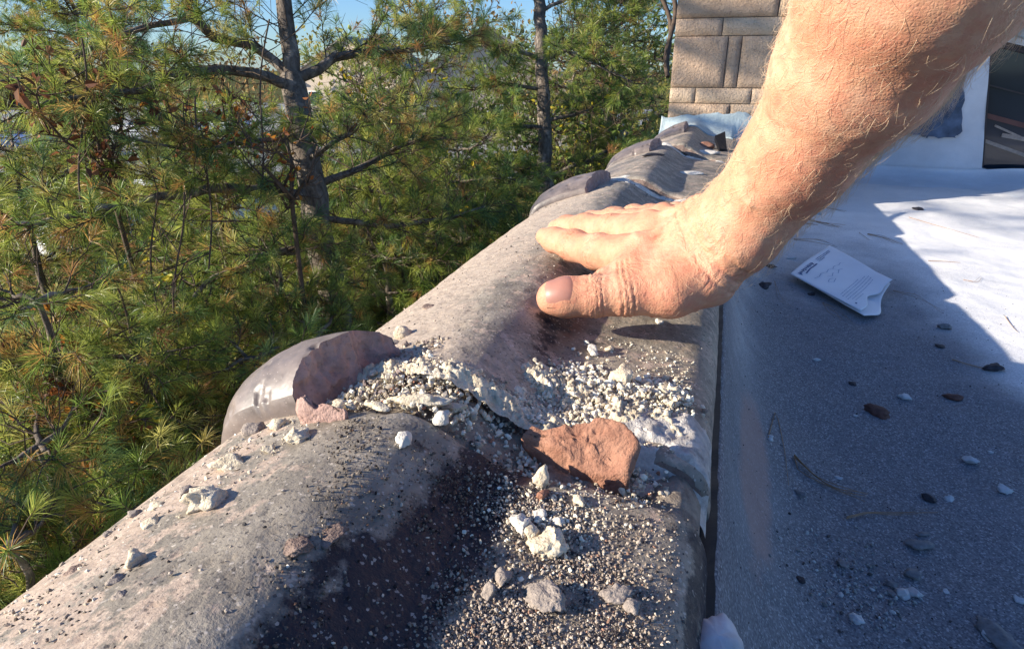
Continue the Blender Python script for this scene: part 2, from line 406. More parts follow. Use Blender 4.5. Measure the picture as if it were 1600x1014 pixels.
def make_tile(k, label):
    y0, y1 = TILES[k]; L = y1-y0; ny = int(L/(.0035 if k < 2 else .007))
    nodes = np.linspace(y0, y1, ny); ns = len(PR)
    S, Yv = np.meshgrid(np.arange(ns), nodes, indexing='ij')
    base = PR[S]; nrm = PN[S]
    X = base[..., 0]; Z = base[..., 1]
    P = np.stack([X, Yv, Z], -1)
    # worn, slightly wavy handmade surface
    d = .0035*(fbm(P+k*5, 9, 3, 20+k)-.5) + .0012*(fbm(P, 70, 3, 30)-.5)
    pit = fbm(P+3, 220, 2, 34); d -= .0011*sstep(.66, .8, pit)*(.3+.7*(k < 2))
    # rounded ends with chips
    e0 = np.abs(Yv-y0); e1 = np.abs(Yv-y1)
    for e in (e0, e1): d -= .0035*np.clip(1-e/.006, 0, 1)**2 + .004*sstep(.60, .75, fbm(P, 45, 3, 40))*np.clip(1-e/.012, 0, 1)
    Yw = Yv + np.where(e0 < .02, 1, 0)*(1-e0/.02)*.007*(fbm(P*[1, 0, 1], 28, 3, 44+k)-.5)*2 + np.where(e1 < .02, 1, 0)*(1-e1/.02)*.006*(fbm(P*[1, 0, 1], 26, 3, 48+k)-.5)*2
    X2 = (X+nrm[..., 0]*d)*tsc(k)+tilex(k, 0); Z2 = Z+nrm[..., 1]*d
    V = np.stack([X2, Yw, Z2], -1)
    th = .017
    Xi = (X-nrm[..., 0]*th)*tsc(k)+tilex(k, 0); Zi = Z-nrm[..., 1]*th
    Vi = np.stack([Xi, Yw, Zi], -1)[:, [0, -1]]
    n0 = ns*ny
    i = np.arange(ns-1)[:, None]*ny; j = np.arange(ny-1)[None, :]
    Fq = np.stack([i+j, i+ny+j, i+ny+j+1, i+j+1], -1).reshape(-1, 4)
    ii = np.arange(ns-1)
    f0 = np.stack([n0+ii*2, n0+(ii+1)*2, (ii+1)*ny, ii*ny], -1)
    f1 = np.stack([ii*ny+ny-1, (ii+1)*ny+ny-1, n0+(ii+1)*2+1, n0+ii*2+1], -1)
    x, y = X.ravel(), Yv.ravel(); Pn = np.stack([x, y, Z.ravel()], -1)
    nz = fbm(Pn, 16, 4, 60+k); nz2 = fbm(Pn, 38, 4, 65+k)
    if k == 0:
        dark = 1.0*np.exp(-((x+.086-.06*(y-.1))/.020)**2)*(.5+.75*nz) + .30*np.exp(-((x+.045)/.02)**2)*nz*1.3 + .32*np.exp(-((x+.11)/.025)**2)*sstep(.5, .62, nz2)
        dark += .75*sstep(-.002, .010, x)*(.6+.6*nz)  # shade on the turned-down right rim, painted into the colour
        red = 1.15*np.exp(-((x+.078-.06*(y-.1))/.011)**2)*(.45+nz) 
        pink = sstep(-.12, -.20, x)*.5+.4*(1-sstep(.02, .16, y)); pale = .10+.25*(nz2-.5)+.10*np.exp(-((x+.03)/.03)**2)
        gl = .2+.9*sstep(-.19, -.225, x)*0 + .1
    elif k == 1:
        dark = .75*np.exp(-((x+.092)/.02)**2)*np.exp(-((y-.42)/.16)**2)*(.5+nz) + .45*sstep(.005, .014, x) + .22*np.exp(-((x+.06)/.03)**2)*np.exp(-((y-.3)/.05)**2)  # the right-rim term is painted shade, the rest is stain
        red = .85*np.exp(-((x+.084)/.02)**2)*np.exp(-((y-.40)/.10)**2)
        pink = .55*sstep(-.15, -.2, x)+.2; pale = .62*sstep(-.11, -.165, x)+.38*np.exp(-((y-.30)/.05)**2)+.18*np.exp(-((x+.13)/.03)**2)*sstep(.45, .7, y)+.05
        gl = .1
    else:
        dark = .35*sstep(.005, .014, x)+.2*nz; red = 0*x+.05; pink = .25+0*x; pale = .30+.4*(nz-.5)+.25*sstep(-.14, -.19, x); gl = .1  # the right-rim term of dark is painted shade
    at = {q: np.concatenate([np.ones(len(x))*v, np.zeros(ns*2)]) for q, v in (('dark', dark), ('red', red), ('pink', pink), ('pale', pale), ('gloss', gl))}
    mi = np.concatenate([np.zeros(len(Fq)), np.ones(len(f0)+len(f1))])
    root = empty('coping_tile', (-.1, y0, -.03))
    tag(root, label, 'coping tile', 'clay coping tiles along the parapet')
    o = mesh_np('tile_body', np.concatenate([V.reshape(-1, 3), Vi.reshape(-1, 3)]), [Fq, f0, f1], [MT['tile'], MT['clay_brown']], matidx=mi, attrs=at)
    o.parent = root; o.matrix_parent_inverse = Matrix.Translation(-root.location)
    return root
t1 = make_tile(0, 'nearest coping tile, mauve-brown with black algae and rust stain, mortar crumbs on it')
t2 = make_tile(1, 'second coping tile, tan and pitted, with the hand resting on it')
t3 = make_tile(2, 'third coping tile, plain grey-tan, between the two white mortar joints')
t4 = make_tile(3, 'farthest and narrowest coping tile, running up to the stone chimney')

def collar(root, xa, xb, ya, yb, th, lift, sc, off, lean=.0, seed=0, jag=.006, name='collar', mat=None, gloss=.9, xlean=0.0):
    """raised band round part of the tile; from profile x<=xb, broken at its end"""
    pr = resample(PROF, 400); pn = np.gradient(pr, axis=0); pn = np.stack([-pn[:, 1], pn[:, 0]], -1); pn /= np.linalg.norm(pn, axis=1)[:, None]
    idx = [i for i in range(len(pr)) if xa <= pr[i, 0] <= xb + .03 and not (pr[i, 1] < -.085)]
    pr, pn = pr[idx], pn[idx]; s = np.concatenate([[0], np.cumsum(np.linalg.norm(np.diff(pr, axis=0), axis=1))])
    iend = np.searchsorted(pr[:, 0], xb); send = s[min(iend, len(s)-1)]
    ny = 90; nsx = 90; ys_ = np.linspace(ya, yb, ny); rows = []
    for j, y in enumerate(ys_):
        fr = j/(ny-1)
        se = send + xlean*(fr-.5) - .45*jag*math.sin(fr*math.pi) + jag*(fbm(np.array([y*1.0, seed, 0.0]), 90, 4, seed, .65)-.5)*2.6
        u = np.linspace(0, se, nsx)
        px = np.interp(u, s, pr[:, 0]); pz = np.interp(u, s, pr[:, 1]); nx_ = np.interp(u, s, pn[:, 0]); nz_ = np.interp(u, s, pn[:, 1])
        edge = min(fr, 1-fr)*(yb-ya)
        t = th*(1 - .62*abs(2*fr-1)**2.6)
        grow = .62+.63*np.clip((u/se-.15)/.6, 0, 1)
        P3 = np.stack([px, np.full(nsx, y), pz], -1)
        dd = t*grow + lift + .004*(fbm(P3, 26, 3, seed+3)-.5) - .0022*sstep(.6, .75, fbm(P3, 90, 3, seed+4))
        rows.append(np.stack([(px+nx_*dd)*sc+off, y+lean*u, pz+nz_*dd], -1))
        rows.append(np.stack([(px-nx_*.001)*sc+off, y+lean*u, pz-nz_*.001], -1))
    V = np.array(rows).reshape(ny, 2, nsx, 3)
    V = V.reshape(-1, 3); idf = lambda j, l, i: (j*2+l)*nsx+i
    J, I = np.meshgrid(np.arange(ny-1), np.arange(nsx-1), indexing='ij')
    top = np.stack([idf(J, 0, I), idf(J, 0, I+1), idf(J+1, 0, I+1), idf(J+1, 0, I)], -1).reshape(-1, 4)
    I = np.arange(nsx-1)
    near = np.stack([idf(0, 1, I), idf(0, 1, I+1), idf(0, 0, I+1), idf(0, 0, I)], -1)
    far = np.stack([idf(ny-1, 0, I), idf(ny-1, 0, I+1), idf(ny-1, 1, I+1), idf(ny-1, 1, I)], -1)
    nv = len(V); m_ = 26; J = np.arange(ny)
    # subdivided rough fracture face at the broken end
    A = V[(J*2)*nsx+nsx-1]; B = V[(J*2+1)*nsx+nsx-1]; W = []
    for q in range(m_+1):
        w = q/m_; p = A*(1-w)+B*w; b = math.sin(math.pi*w)
        p = p + np.array([1.0, 0, .0])*((fbm(p, 130, 4, seed+9)-.5)*.013*b)[:, None] - np.array([1, 0, 0])*b*.001
        W.append(p+np.array([w*.12*th, 0, -w*.1*th]))
    W = np.array(W).reshape(-1, 3)
    Q, Jn = np.meshgrid(np.arange(m_), np.arange(ny-1), indexing='ij')
    cut = np.stack([nv+Q*ny+Jn, nv+(Q+1)*ny+Jn, nv+(Q+1)*ny+Jn+1, nv+Q*ny+Jn+1], -1).reshape(-1, 4)
    at = {q: np.full(nv+len(W), v) for q, v in (('dark', .12), ('red', .05), ('pink', .05), ('pale', .0), ('gloss', gloss))}
    mi = np.concatenate([np.zeros(len(top)+len(near)+len(far)), np.ones(len(cut))])
    o = mesh_np(name, np.concatenate([V, W]), [top, near, far, cut], [mat or MT['collar'], MT['clay_mauve']], matidx=mi, attrs=at)
    if root: o.parent = root; o.matrix_parent_inverse = Matrix.Translation(-root.location)
    return o
Mc = Mat('glazed_collar', .28, .5); obc = Mc.obj()
cc = Mc.ramp(Mc.noise(50, 6, .65, obc), [(.3, (.11, .09, .08)), (.7, (.25, .20, .175))])
cc = Mc.mix(Mc.ramp(Mc.vor(380, vec=obc), [(.06, .8), (.16, 0.0)]), cc, (.45, .38, .34)); Mc.base(cc)
Mc.set(Mc.b, 'Roughness', Mc.ramp(Mc.noise(200, 5, .6, obc), [(.3, .36), (.7, .50)])); bb = Mc.bump(Mc.noise(300, 4, .6, obc), .2, .0006); Mc.bump(Mc.noise(25, 3, .6, obc), .3, .004, bb)
MT['collar'] = Mc.m
collar(t2, -.3, -.172, .229, .293, .0195, .001, 1, 0, seed=3, xlean=.020, jag=.006)
collar(t3, -.3, -.150, .805, .915, .014, .001, 1, 0, seed=5, xlean=.012, jag=.003, gloss=.4)
collar(t4, -.3, -.140, 1.23, 1.35, .014, .001, .93, .012, seed=8, xlean=.012, jag=.003, gloss=.4)
collar(t4, -.3, -.140, 1.64, 1.82, .013, .001, .84, .030, seed=9, jag=.003, gloss=.4)

# ------------------------------------------------------------ rocks
def ico(sub):
    import bmesh
    bm = bmesh.new(); bmesh.ops.create_icosphere(bm, subdivisions=sub, radius=1)
    V = np.array([v.co[:] for v in bm.verts]); Fc = np.array([[v.index for v in f.verts] for f in bm.faces]); bm.free(); return V, Fc
ICO = {1: ico(1), 2: ico(2), 3: ico(3), 4: ico(4)}
def rock_verts(seed, dims, sub=3, facets=7, rough=.22):
    r = np.random.default_rng(seed); V, Fc = ICO[sub]; V = V.copy()
    for _ in range(facets):
        n = r.normal(size=3); n /= np.linalg.norm(n); h = r.uniform(.55, .85)
        dd = V@n; V -= np.clip(dd-h, 0, None)[:, None]*n[None]
    V *= (1+rough*(fbm(V+seed*3.1, 1.6, 4, seed % 97)-.5)*2)[:, None]
    V *= (1+.55*rough*(fbm(V+seed, 5, 3, seed % 89, .6)-.5)*2)[:, None]
    return V*np.array(dims)*.5, Fc
def rock(name, pos, dims, mat, label, cat, group=None, seed=0, rot=None, sub=3, facets=7, rough=.22, sink=.3):
    dims = tuple(q*1.22 for q in dims); V, Fc = rock_verts(seed, dims, sub, facets, rough)
    r = rot if rot is not None else rnd.uniform(0, 6.28)
    tilt = rnd.uniform(-.25, .25)
    M = (Matrix.Rotation(r, 3, 'Z') @ Matrix.Rotation(tilt, 3, 'X')); M = np.array(M)
    V = V@M.T
    V[:, 2] += dims[2]*(.5-sink)
    o = mesh_np(name, V, Fc, mat, smooth=(sub > 2)); o.location = pos
    tag(o, label, cat, group); return o
def px_dims(w, h, t):   # photo pixels to metres at depth t
    return w*t/F_PX, h*t/F_PX

# individually seen fragments on the coping: px, py, length_px, width_px, angle(deg in plan), material, label
FR = [
 (466,680,48,24, 35,'mortar','long cream mortar sliver on the left shoulder of the nearest tile below the glazed collar'),
 (322,778,56,40, 30,'mortar','largest rough cream mortar lump on the left slope of the nearest tile'),
 (360,722,50,24, 30,'mortar','flat cream mortar flake uphill of the largest lump on the left slope'),
 (293,768,24,20, 20,'mortar_grey','grey-tan crumb tucked just left of the largest mortar lump'),
 (397,670,36,20, 20,'mortar_grey','grey-brown mortar flake at the left edge right under the glazed collar'),
 (436,662,34,16, 10,'mortar','small tan flake between the collar and the long cream sliver'),
 (423,700,20,14, 0,'mortar','little cream crumb just below the long cream sliver'),
 (245,790,24,14, 25,'mortar','thin pale crumb near the left edge of the nearest tile, left of the largest lump'),
 (213,802,22,14, 25,'mortar_grey','tan crumb on the very left rim of the nearest tile, halfway along'),
 (240,815,26,18, 30,'mortar','pair-sized cream crumb below the thin pale one on the left slope'),
 (213,872,26,30, 80,'mortar','knobbly upright cream crumb on the lower left slope'),
 (122,884,32,20, 30,'clay_brown','dark brown pebble on the left rim at the bottom left of the photo'),
 (181,905,22,14, 20,'mortar_grey','small tan crumb between the dark brown pebble and the frame bottom'),
 (189,930,20,13, 10,'mortar_grey','lowest small crumb on the left slope'),
 (168,834,18,11, 10,'mortar_grey','small grey crumb on the left rim above the dark brown pebble'),
 (466,846,44,30, 20,'clay_brown','flat brown clay chip lying in the middle of the nearest tile'),
 (515,832,40,28, 30,'clay_brown','rough brown clay chip beside the flat chip, at the edge of the algae stain'),
 (633,686,26,24, 60,'mortar_white','white two-lobed crumb at the start of the black algae stain'),
 (846,744,24,34, 80,'mortar','cream pebble standing alone below the orange clay shard, long shadow to its right'),
 (813,817,30,30, 40,'mortar_white','angular white pebble at the left of the pebble trio on the gritty pan'),
 (842,804,24,14, 0,'mortar_white','small flat white pebble behind the pebble trio'),
 (860,838,34,68, 115,'mortar','large elongated cream pebble in the middle of the gritty pan'),
 (828,832,24,20, 40,'mortar','small cream pebble between the angular white one and the elongated one'),
 (873,815,20,14, 40,'mortar_white','small white pebble just right of the elongated cream one'),
 (848,772,16,16, 0,'clay_orange','small pinkish clay crumb below the lone standing cream pebble'),
 (903,782,22,16, 40,'mortar','cream crumb on the grit to the right of the pinkish one'),
 (785,900,26,26, 60,'mortar_grey','tan crumb at the upper end of the hollow near the bottom of the grit'),
 (764,922,22,34, 80,'mortar_grey','tan upright crumb at the lower left of the hollow in the grit'),
 (850,932,66,32, 150,'mortar_grey','flat tan clay flake lying in the hollow near the bottom of the photo'),
 (965,930,44,20, 20,'mortar_grey','flat grey-tan flake beside the dark right rim of the nearest tile'),
 (988,945,26,18, 20,'mortar_grey','small tan flake touching the dark right rim'),
 (672,476,22,14, 30,'clay_brown','brown pebble alone on the left slope of the second tile'),
 (630,520,30,16, 30,'mortar','low cluster-like cream crumb by the broken top corner of the collar'),
 (612,536,20,12, 30,'mortar','small cream crumb hidden behind the broken collar'),
 (926,548,18,20, 60,'mortar_white','pointed white crumb standing in the red stain below the thumb'),
 (952,545,14,10, 10,'mortar','small cream crumb in the sunlight right of the pointed white one'),
 (1030,503,14,10, 10,'mortar_white','tiny white crumb right beside the heel of the hand'),
 (970,590,32,40, 70,'mortar','largest cream chunk on top of the mortar rubble heap'),
 (1048,612,22,20, 20,'mortar','pale cream crumb at the right end of the rubble heap'),
 (650,628,84,24, 10,'mortar','long knobbly cream mortar strip lying in the open joint'),
 (712,636,36,16, 0,'mortar','oval cream mortar piece at the right end of the long strip in the joint'),
 (688,651,24,26, 80,'mortar_white','rounded white crumb in front of the oval piece in the joint'),
 (530,634,26,16, 40,'mortar','pointed cream crumb at the foot of the broken collar'),
 (548,633,16,12, 10,'mortar','small cream crumb next to the pointed one at the foot of the collar'),
 (590,634,36,12, 0,'mortar','flat pale crumb in the joint left of the long strip'),
]
for i, (px, py, w, h, ang, mk, lab) in enumerate(FR):
    p, t = cop_hit(px, py + h*.25)
    a, b = px_dims(w, h, t)
    L_, W_ = max(a, b), min(a, b)
    if mk == 'clay_brown': dims = (L_, W_*1.6, W_*.35)
    elif ang in (60, 70, 80): dims = (min(a, b)*1.0, min(a, b)*1.1, max(a, b)*.9)
    else: dims = (L_, W_*1.5, W_*.95)
    rock('mortar_fragment' if 'mortar' in mk else 'clay_fragment', p, dims, MT[mk], lab, 'mortar fragment' if 'mortar' in mk else 'clay fragment',
         'loose fragments on the coping', seed=100+i, rot=math.radians(ang if ang not in (60, 70, 80) else 20), sub=4 if max(w, h) > 40 else 3, facets=13, rough=.46, sink=.25)

# the broken shards
def slab(name, outline, zf, th, mat, label, cat, edge_mat=None, seed=0, n=30):
    """a broken plate: top outline in (x,y), height from zf(x,y), thickness th"""
    O = np.array(outline); m_ = len(O); C0 = O.mean(0); rings = 16; V = []
    Od = []
    for i in range(m_):
        a, b = O[i], O[(i+1) % m_]
        for q in range(8):
            p = a+(b-a)*q/8; nn = np.array([(b-a)[1], -(b-a)[0]]); nn /= np.linalg.norm(nn)+1e-9
            Od.append(p+nn*(fbm(np.array([p[0], p[1], seed]), 90, 3, seed)-.5)*.004)
    Od = np.array(Od); k = len(Od)
    for r_ in range(rings+1):
        q = C0+(Od-C0)*(r_/rings)
        z = np.array([zf(x, y) for x, y in q]) + (fbm(np.stack([q[:, 0], q[:, 1], 0*q[:, 0]], -1), 130, 5, seed+2, .7)-.5)*.013 - (.002 if r_ == rings else 0)
        V.append(np.stack([q[:, 0], q[:, 1], z], -1))
    for r_ in range(1, 5):
        v = V[rings].copy(); v[:, 2] -= th*r_/4; v[:, :2] += (C0-v[:, :2])*.05*r_ + ((fbm(v, 110, 3, seed+6)-.5)*.005)[:, None]; V.append(v)
    V = np.concatenate(V); R_ = rings+5
    I, J = np.meshgrid(np.arange(R_-1), np.arange(k), indexing='ij')
    Fq = np.stack([I*k+J, (I+1)*k+J, (I+1)*k+(J+1) % k, I*k+(J+1) % k], -1).reshape(-1, 4)
    mi = np.where(np.repeat(np.arange(R_-1), k) >= rings, 1, 0)
    o = mesh_np(name, V, Fq, [mat, edge_mat or mat], matidx=mi, smooth=True, origin=(C0[0], C0[1], V[:, 2].min()))
    tag(o, label, cat); return o
def zplane(pts):   # plane through 3 points
    A = np.array(pts); n = np.cross(A[1]-A[0], A[2]-A[0])
    return lambda x, y: A[0][2]-(n[0]*(x-A[0][0])+n[1]*(y-A[0][1]))/n[2]
q = [onz(815, 668, -.018), onz(900, 660, -.012), onz(935, 657, -.010), onz(985, 690, -.018), onz(1000, 712, -.022), onz(985, 750, -.030), onz(900, 712, -.024), onz(840, 688, -.022)]
slab('clay_shard', [(p[0], p[1]) for p in q][::-1], zplane([q[2], q[5], q[0]]), .016, MT['clay_orange'],
     'orange-red broken clay shard wedged in the open joint right of centre', 'clay shard', seed=21)
q = [onz(460, 612, .003), onz(500, 605, .008), onz(540, 628, .002), onz(535, 640, -.002), onz(480, 632, -.004)]
slab('clay_shard', [(p[0], p[1]) for p in q][::-1], lambda x, y: -.0015, .012, MT['clay_mauve'],
     'small mauve clay shard lying against the foot of the broken collar', 'clay shard', seed=22)

# mortar bedding inside the joints (lumpy strips following the tile section)
def joint(y0, y1, drop, mat, label, seed, amp=.006, k=0, x0=-.222, x1=.012, res=.0018, top=None):
    xs_ = np.arange(x0, x1, res); ys_ = np.arange(y0, y1, res)
    X, Y = np.meshgrid(xs_, ys_, indexing='ij'); P = np.stack([X, Y, 0*X], -1)
    Z = prof_z(X)-drop + amp*(fbm(P, 70, 4, seed)-.45)*2 + (top(X, Y) if top else 0)
    nx, ny = X.shape; V = np.stack([X*tsc(k)+tilex(k, 0), Y, Z], -1).reshape(-1, 3)
    i = np.arange(nx-1)[:, None]*ny; j = np.arange(ny-1)[None, :]
    Fq = np.stack([i+j, i+ny+j, i+ny+j+1, i+j+1], -1).reshape(-1, 4)
    o = mesh_np('mortar_joint', V, Fq, mat); tag(o, label, 'mortar joint'); return o
joint(.222, .280, .009, MT['bed'], 'dark open joint full of dirt and crumbs between the first and second tile', 71, .007)
joint(.880, .945, .004, MT['mortar_white'], 'white mortar joint between the second and third tile', 72, .006, 1, x0=-.16, res=.003)
joint(1.335, 1.395, .004, MT['mortar_white'], 'thin white mortar joint between the third and farthest tile', 73, .006, 2, x0=-.17, res=.004)

# white mortar smear on the corner of tile 2
def smear_top(X, Y):
    P = np.stack([X, Y, 0*X], -1)
    edge = sstep(.262, .275, Y)*(1-sstep(.315, .345, Y+.02*fbm(P, 60, 3, 5)))*sstep(-.055, -.03, X+.02*(fbm(P, 50, 3, 6)-.5))
    return -.010 + edge*(.0085+.009*fbm(P, 120, 5, 9, .65))
joint(.250, .350, .001, MT['mortar_smear'], 'grey-white mortar smear over the near right corner of the second tile', 74, .0022, 1, x0=-.075, x1=.0145, res=.0013, top=smear_top)

def crumbs(x0, x1, y0, y1, cen, wid, hgt, mat, label, seed, k=1, drop=.0016):
    def top(X, Y):
        P = np.stack([X, Y, 0*X], -1); m_ = np.exp(-((Y-cen(X))/wid)**2)*sstep(x0, x0+.015, X)*(1-sstep(x1-.012, x1, X))
        a = sstep(.36, .66, fbm(P, 110, 5, seed, .72)); b_ = np.abs(fbm(P, 300, 4, seed+1, .7)-.5)*2; c_ = fbm(P, 420, 2, seed+2)
        return m_*(hgt*a*(1-1.1*b_)+.0024*c_) - drop
    o = joint(y0, y1, 0, mat, label, seed, .0001, k, x0, x1, .00085, top); o.name = 'mortar_heap'; o['category'] = 'mortar heap'; return o
crumbs(-.098, .004, .272, .350, lambda X: .303-.10*(X+.05), .019, .0085, MT['mortar'], 'heap of crumbled cream mortar on the pan of the second tile below the hand', 91)
crumbs(-.185, -.055, .262, .292, lambda X: .272+0*X, .010, .0060, MT['mortar'], 'crumbly cream mortar ridge along the near edge of the second tile', 94)
# loose rubble and grit (uncountable): vectorised little stones
def scatter(name, pts, sizes, cols, mat, label=None, kind='stuff', sub=1):
    V0, F0 = ICO[sub]; n = len(pts); nv = len(V0)
    J = 1+.75*(rng.random((n, nv, 1))-.5)
    A = rng.normal(size=(n, 3, 3)); Q, _ = np.linalg.qr(A)
    sc = sizes[:, None]*(.40+.85*rng.random((n, 3))); sc[:, 2] *= .8
    V = (V0[None]*J*sc[:, None, :]*.5)@Q.transpose(0, 2, 1)+pts[:, None, :]
    Fc = (F0[None]+(np.arange(n)*nv)[:, None, None]).reshape(-1, 3)
    c = np.repeat(cols, nv, axis=0)
    o = mesh_np(name, V.reshape(-1, 3), Fc, mat, smooth=False, cols=c); tag(o, label, None, None, kind); return o
def palette(n, cols, w):
    c = np.array(cols)[rng.choice(len(cols), n, p=np.array(w)/sum(w))]; return np.clip(c*(.75+.5*rng.random((n, 1))), 0, .9)
def tz(x, y): return prof_z(x)
# grit on tile 1 pan
N = 60000
x = rng.uniform(-.20, .005, N*3); y = rng.uniform(.02, .232, N*3); P = np.stack([x, y, 0*x], -1)
dens = .85*np.exp(-((x+.03)/.035)**2) + .28*np.exp(-((x+.075)/.025)**2)*sstep(.3, .6, fbm(P, 40, 3, 4)) + .10*sstep(.45, .65, fbm(P, 30, 3, 5))
dens = dens*(.15+1.2*sstep(.38, .58, fbm(P, 34, 4, 6))) + .75*np.exp(-((x+.030)/.026)**2)*(.5+.5*sstep(.4, .55, fbm(P, 60, 3, 8)))
dens *= (1-.8*sstep(.208, .225, y))
kx = rng.random(len(x)) < dens*.85; x, y = x[kx][:N], y[kx][:N]; n = len(x)
s = .0004+.0013*rng.random(n)**3.2
c = palette(n, [(.46, .38, .30), (.28, .22, .17), (.66, .57, .45), (.06, .05, .05), (.34, .20, .14)], [5, 4, 1.6, 2.4, .8])*(.45+.55*sstep(-.085, -.055, x))[:, None]
scatter('grit', np.stack([x, y, tz(x, y)+s*.25], -1), s, c, MT['rubble'])
# sparse specks everywhere on the tiles
n = 4200; x = rng.uniform(-.225, .01, n); y = rng.uniform(.03, .9, n); kx = (y < .23) | (y > .272); x, y = x[kx], y[kx]; n = len(x)
s = .0004+.0013*rng.random(n)**3
scatter('fine_grit', np.stack([x, y, tz(x, y)+s*.2], -1), s, palette(n, [(.5, .42, .33), (.7, .63, .52), (.10, .09, .08)], [3, 1, 2]), MT['rubble'])
# rubble heap on the pan of tile 2 + joint rubble
def heap(n, f, smin, smax, pw_, cols, w, name, lift=.3):
    n = int(n*1.8); smax = smax*.72; smin = smin*.7; x, y, z = f(n); s = smin+(smax-smin)*rng.random(len(x))**pw_
    scatter(name, np.stack([x, y, z+s*lift], -1), s, palette(len(x), cols, w), MT['rubble'])
CRM = [(.72, .62, .46), (.82, .76, .62), (.52, .44, .33), (.30, .25, .20)]
def f_heap(n):
    p0, _ = cop_hit(860, 600); p1, _ = cop_hit(1060, 640); u = rng.random(n); 
    x = p0[0]+(p1[0]-p0[0])*u+rng.normal(0, .006, n); yc = p0[1]+(p1[1]-p0[1])*u
    y = yc+rng.normal(0, .014, n)-.004+.012*np.sin(u*9); y = np.maximum(y, .272)
    d = np.exp(-((y-yc)/.014)**2); return x, y, tz(x, y)+.006*d*rng.random(n)
heap(2200, f_heap, .0012, .0062, 2.4, CRM, [4, 4, 2, .6], 'mortar_rubble')
def f_band(n):
    x = rng.uniform(-.165, -.03, n); y = .270+np.abs(rng.normal(0, .010, n))*(.4+.6*np.exp(-((x+.06)/.04)**2)); return x, y, tz(x, y)
heap(1500, f_band, .0008, .0040, 2.0, CRM, [4, 3, 2, .8], 'mortar_rubble')
def f_joint(n):
    x = rng.uniform(-.19, -.005, n); y = rng.uniform(.234, .270, n); return x, y, tz(x, y)-.007-.005*sstep(-.11, -.08, x)+.005*rng.random(n)
heap(1400, f_joint, .0010, .0058, 2.0, CRM+[(.12, .09, .08), (.36, .18, .12)], [5, 4, 2.5, 1, .5, .6], 'joint_rubble')
def f_collar(n):
    x = rng.uniform(-.163, -.135, n); y = rng.uniform(.24, .31, n); return x, y, tz(x, y)
heap(160, f_collar, .0015, .006, 2.0, CRM+[(.25, .2, .18)], [2, 1, 2, 2, 2], 'joint_rubble')
def f_spr(n):
    x = rng.uniform(-.06, 0, n); y = .275+rng.random(n)**1.6*.12; return x, y, tz(x, y)
heap(900, f_spr, .0006, .003, 3, CRM, [3, 3, 1, .6], 'mortar_rubble')
def f_left(n):
    x = rng.uniform(-.215, -.165, n); y = rng.uniform(.07, .225, n); return x, y, tz(x, y)
heap(420, f_left, .0006, .0032, 2.5, CRM, [4, 3, 3, 1], 'mortar_rubble')
def f_mid(n):
    c0, _ = cop_hit(860, 810); x = rng.normal(c0[0], .014, n); y = rng.normal(c0[1], .016, n); k_ = y < .23; x, y = x[k_], y[k_]; return x, y, tz(x, y)
heap(420, f_mid, .0010, .0034, 2, CRM, [3, 3, 2, 2], 'mortar_rubble')

# white flakes near the third joint, dark flap, white cap
p, _ = cop_hit(1102, 239); rock('mortar_flake', p, (.050, .030, .008), MT['mortar_white'], 'flat white flake on the right of the third tile near the chimney', 'mortar flake', seed=401, rot=.2)
p, _ = cop_hit(1078, 272); rock('mortar_flake', p, (.045, .02, .006), MT['mortar_white'], 'thin white flake just past the white mortar joint of the second tile', 'mortar flake', seed=402, rot=.5)
p, _ = cop_hit(1104, 230); rock('clay_fragment', p, (.030, .02, .014), MT['clay_orange'], 'orange clay crumb beside the flat white flake near the chimney', 'clay fragment', seed=403, rot=.5)
p, _ = cop_hit(1020, 243); rock('clay_fragment', p, (.040, .016, .005), MT['dark_stone'], 'thin dark peeling flake on the crown of the third tile', 'clay fragment', seed=404, rot=.5)
b = MB(); a0 = up(1117, 212, 1.42); a1 = up(1133, 205, 1.46); a2 = up(1136, 234, 1.40); a3 = up(1124, 232, 1.38)
for d_ in (0,): b.add(np.array([a0, a1, a2, a3, a0+[0, .008, -.01], a1+[0, .008, -.01], a2+[0, .008, -.01], a3+[0, .008, -.01]]), [(0, 3, 2, 1), (4, 5, 6, 7), (0, 1, 5, 4), (1, 2, 6, 5), (2, 3, 7, 6), (3, 0, 4, 7)])
o = b.build('rubber_flap', MT['black'], smooth=False); tag(o, 'black rubber flap sticking up at the inner edge of the coping near the chimney', 'flap')
# white half disc of sealant by the right rim
c0 = onz(1108, 1010, -.055); V = []; th_ = np.linspace(0, 2*math.pi, 48, endpoint=False)
for rr, zz in ((0, .004), (.35, .0038), (.7, .003), (.93, .001), (1, -.002), (1, -.010)):
    for a in th_:
        w = 1+.10*math.sin(2*a+.5)+.05*math.sin(5*a+1)+.03*math.sin(11*a)
        V.append((c0[0]+.0085*rr*w*math.cos(a)+.002, c0[1]+.0155*rr*w*math.sin(a)-.002, c0[2]+.004+zz+.0016*float(fbm(np.array([rr*math.cos(a), rr*math.sin(a), 0.]), 2.5, 3, 4)-.5)*2))
V = np.array(V); I, J = np.meshgrid(np.arange(5), np.arange(48), indexing='ij')
Fq = np.stack([I*48+J, (I+1)*48+J, (I+1)*48+(J+1) % 48, I*48+(J+1) % 48], -1).reshape(-1, 4)
o = mesh_np('sealant_blob', V, Fq, simple('white_sealant', (.48, .50, .51), .6, .3, 60, .4, .001)); tag(o, 'white rounded sealant blob in the gap beside the right rim of the nearest tile', 'sealant blob')

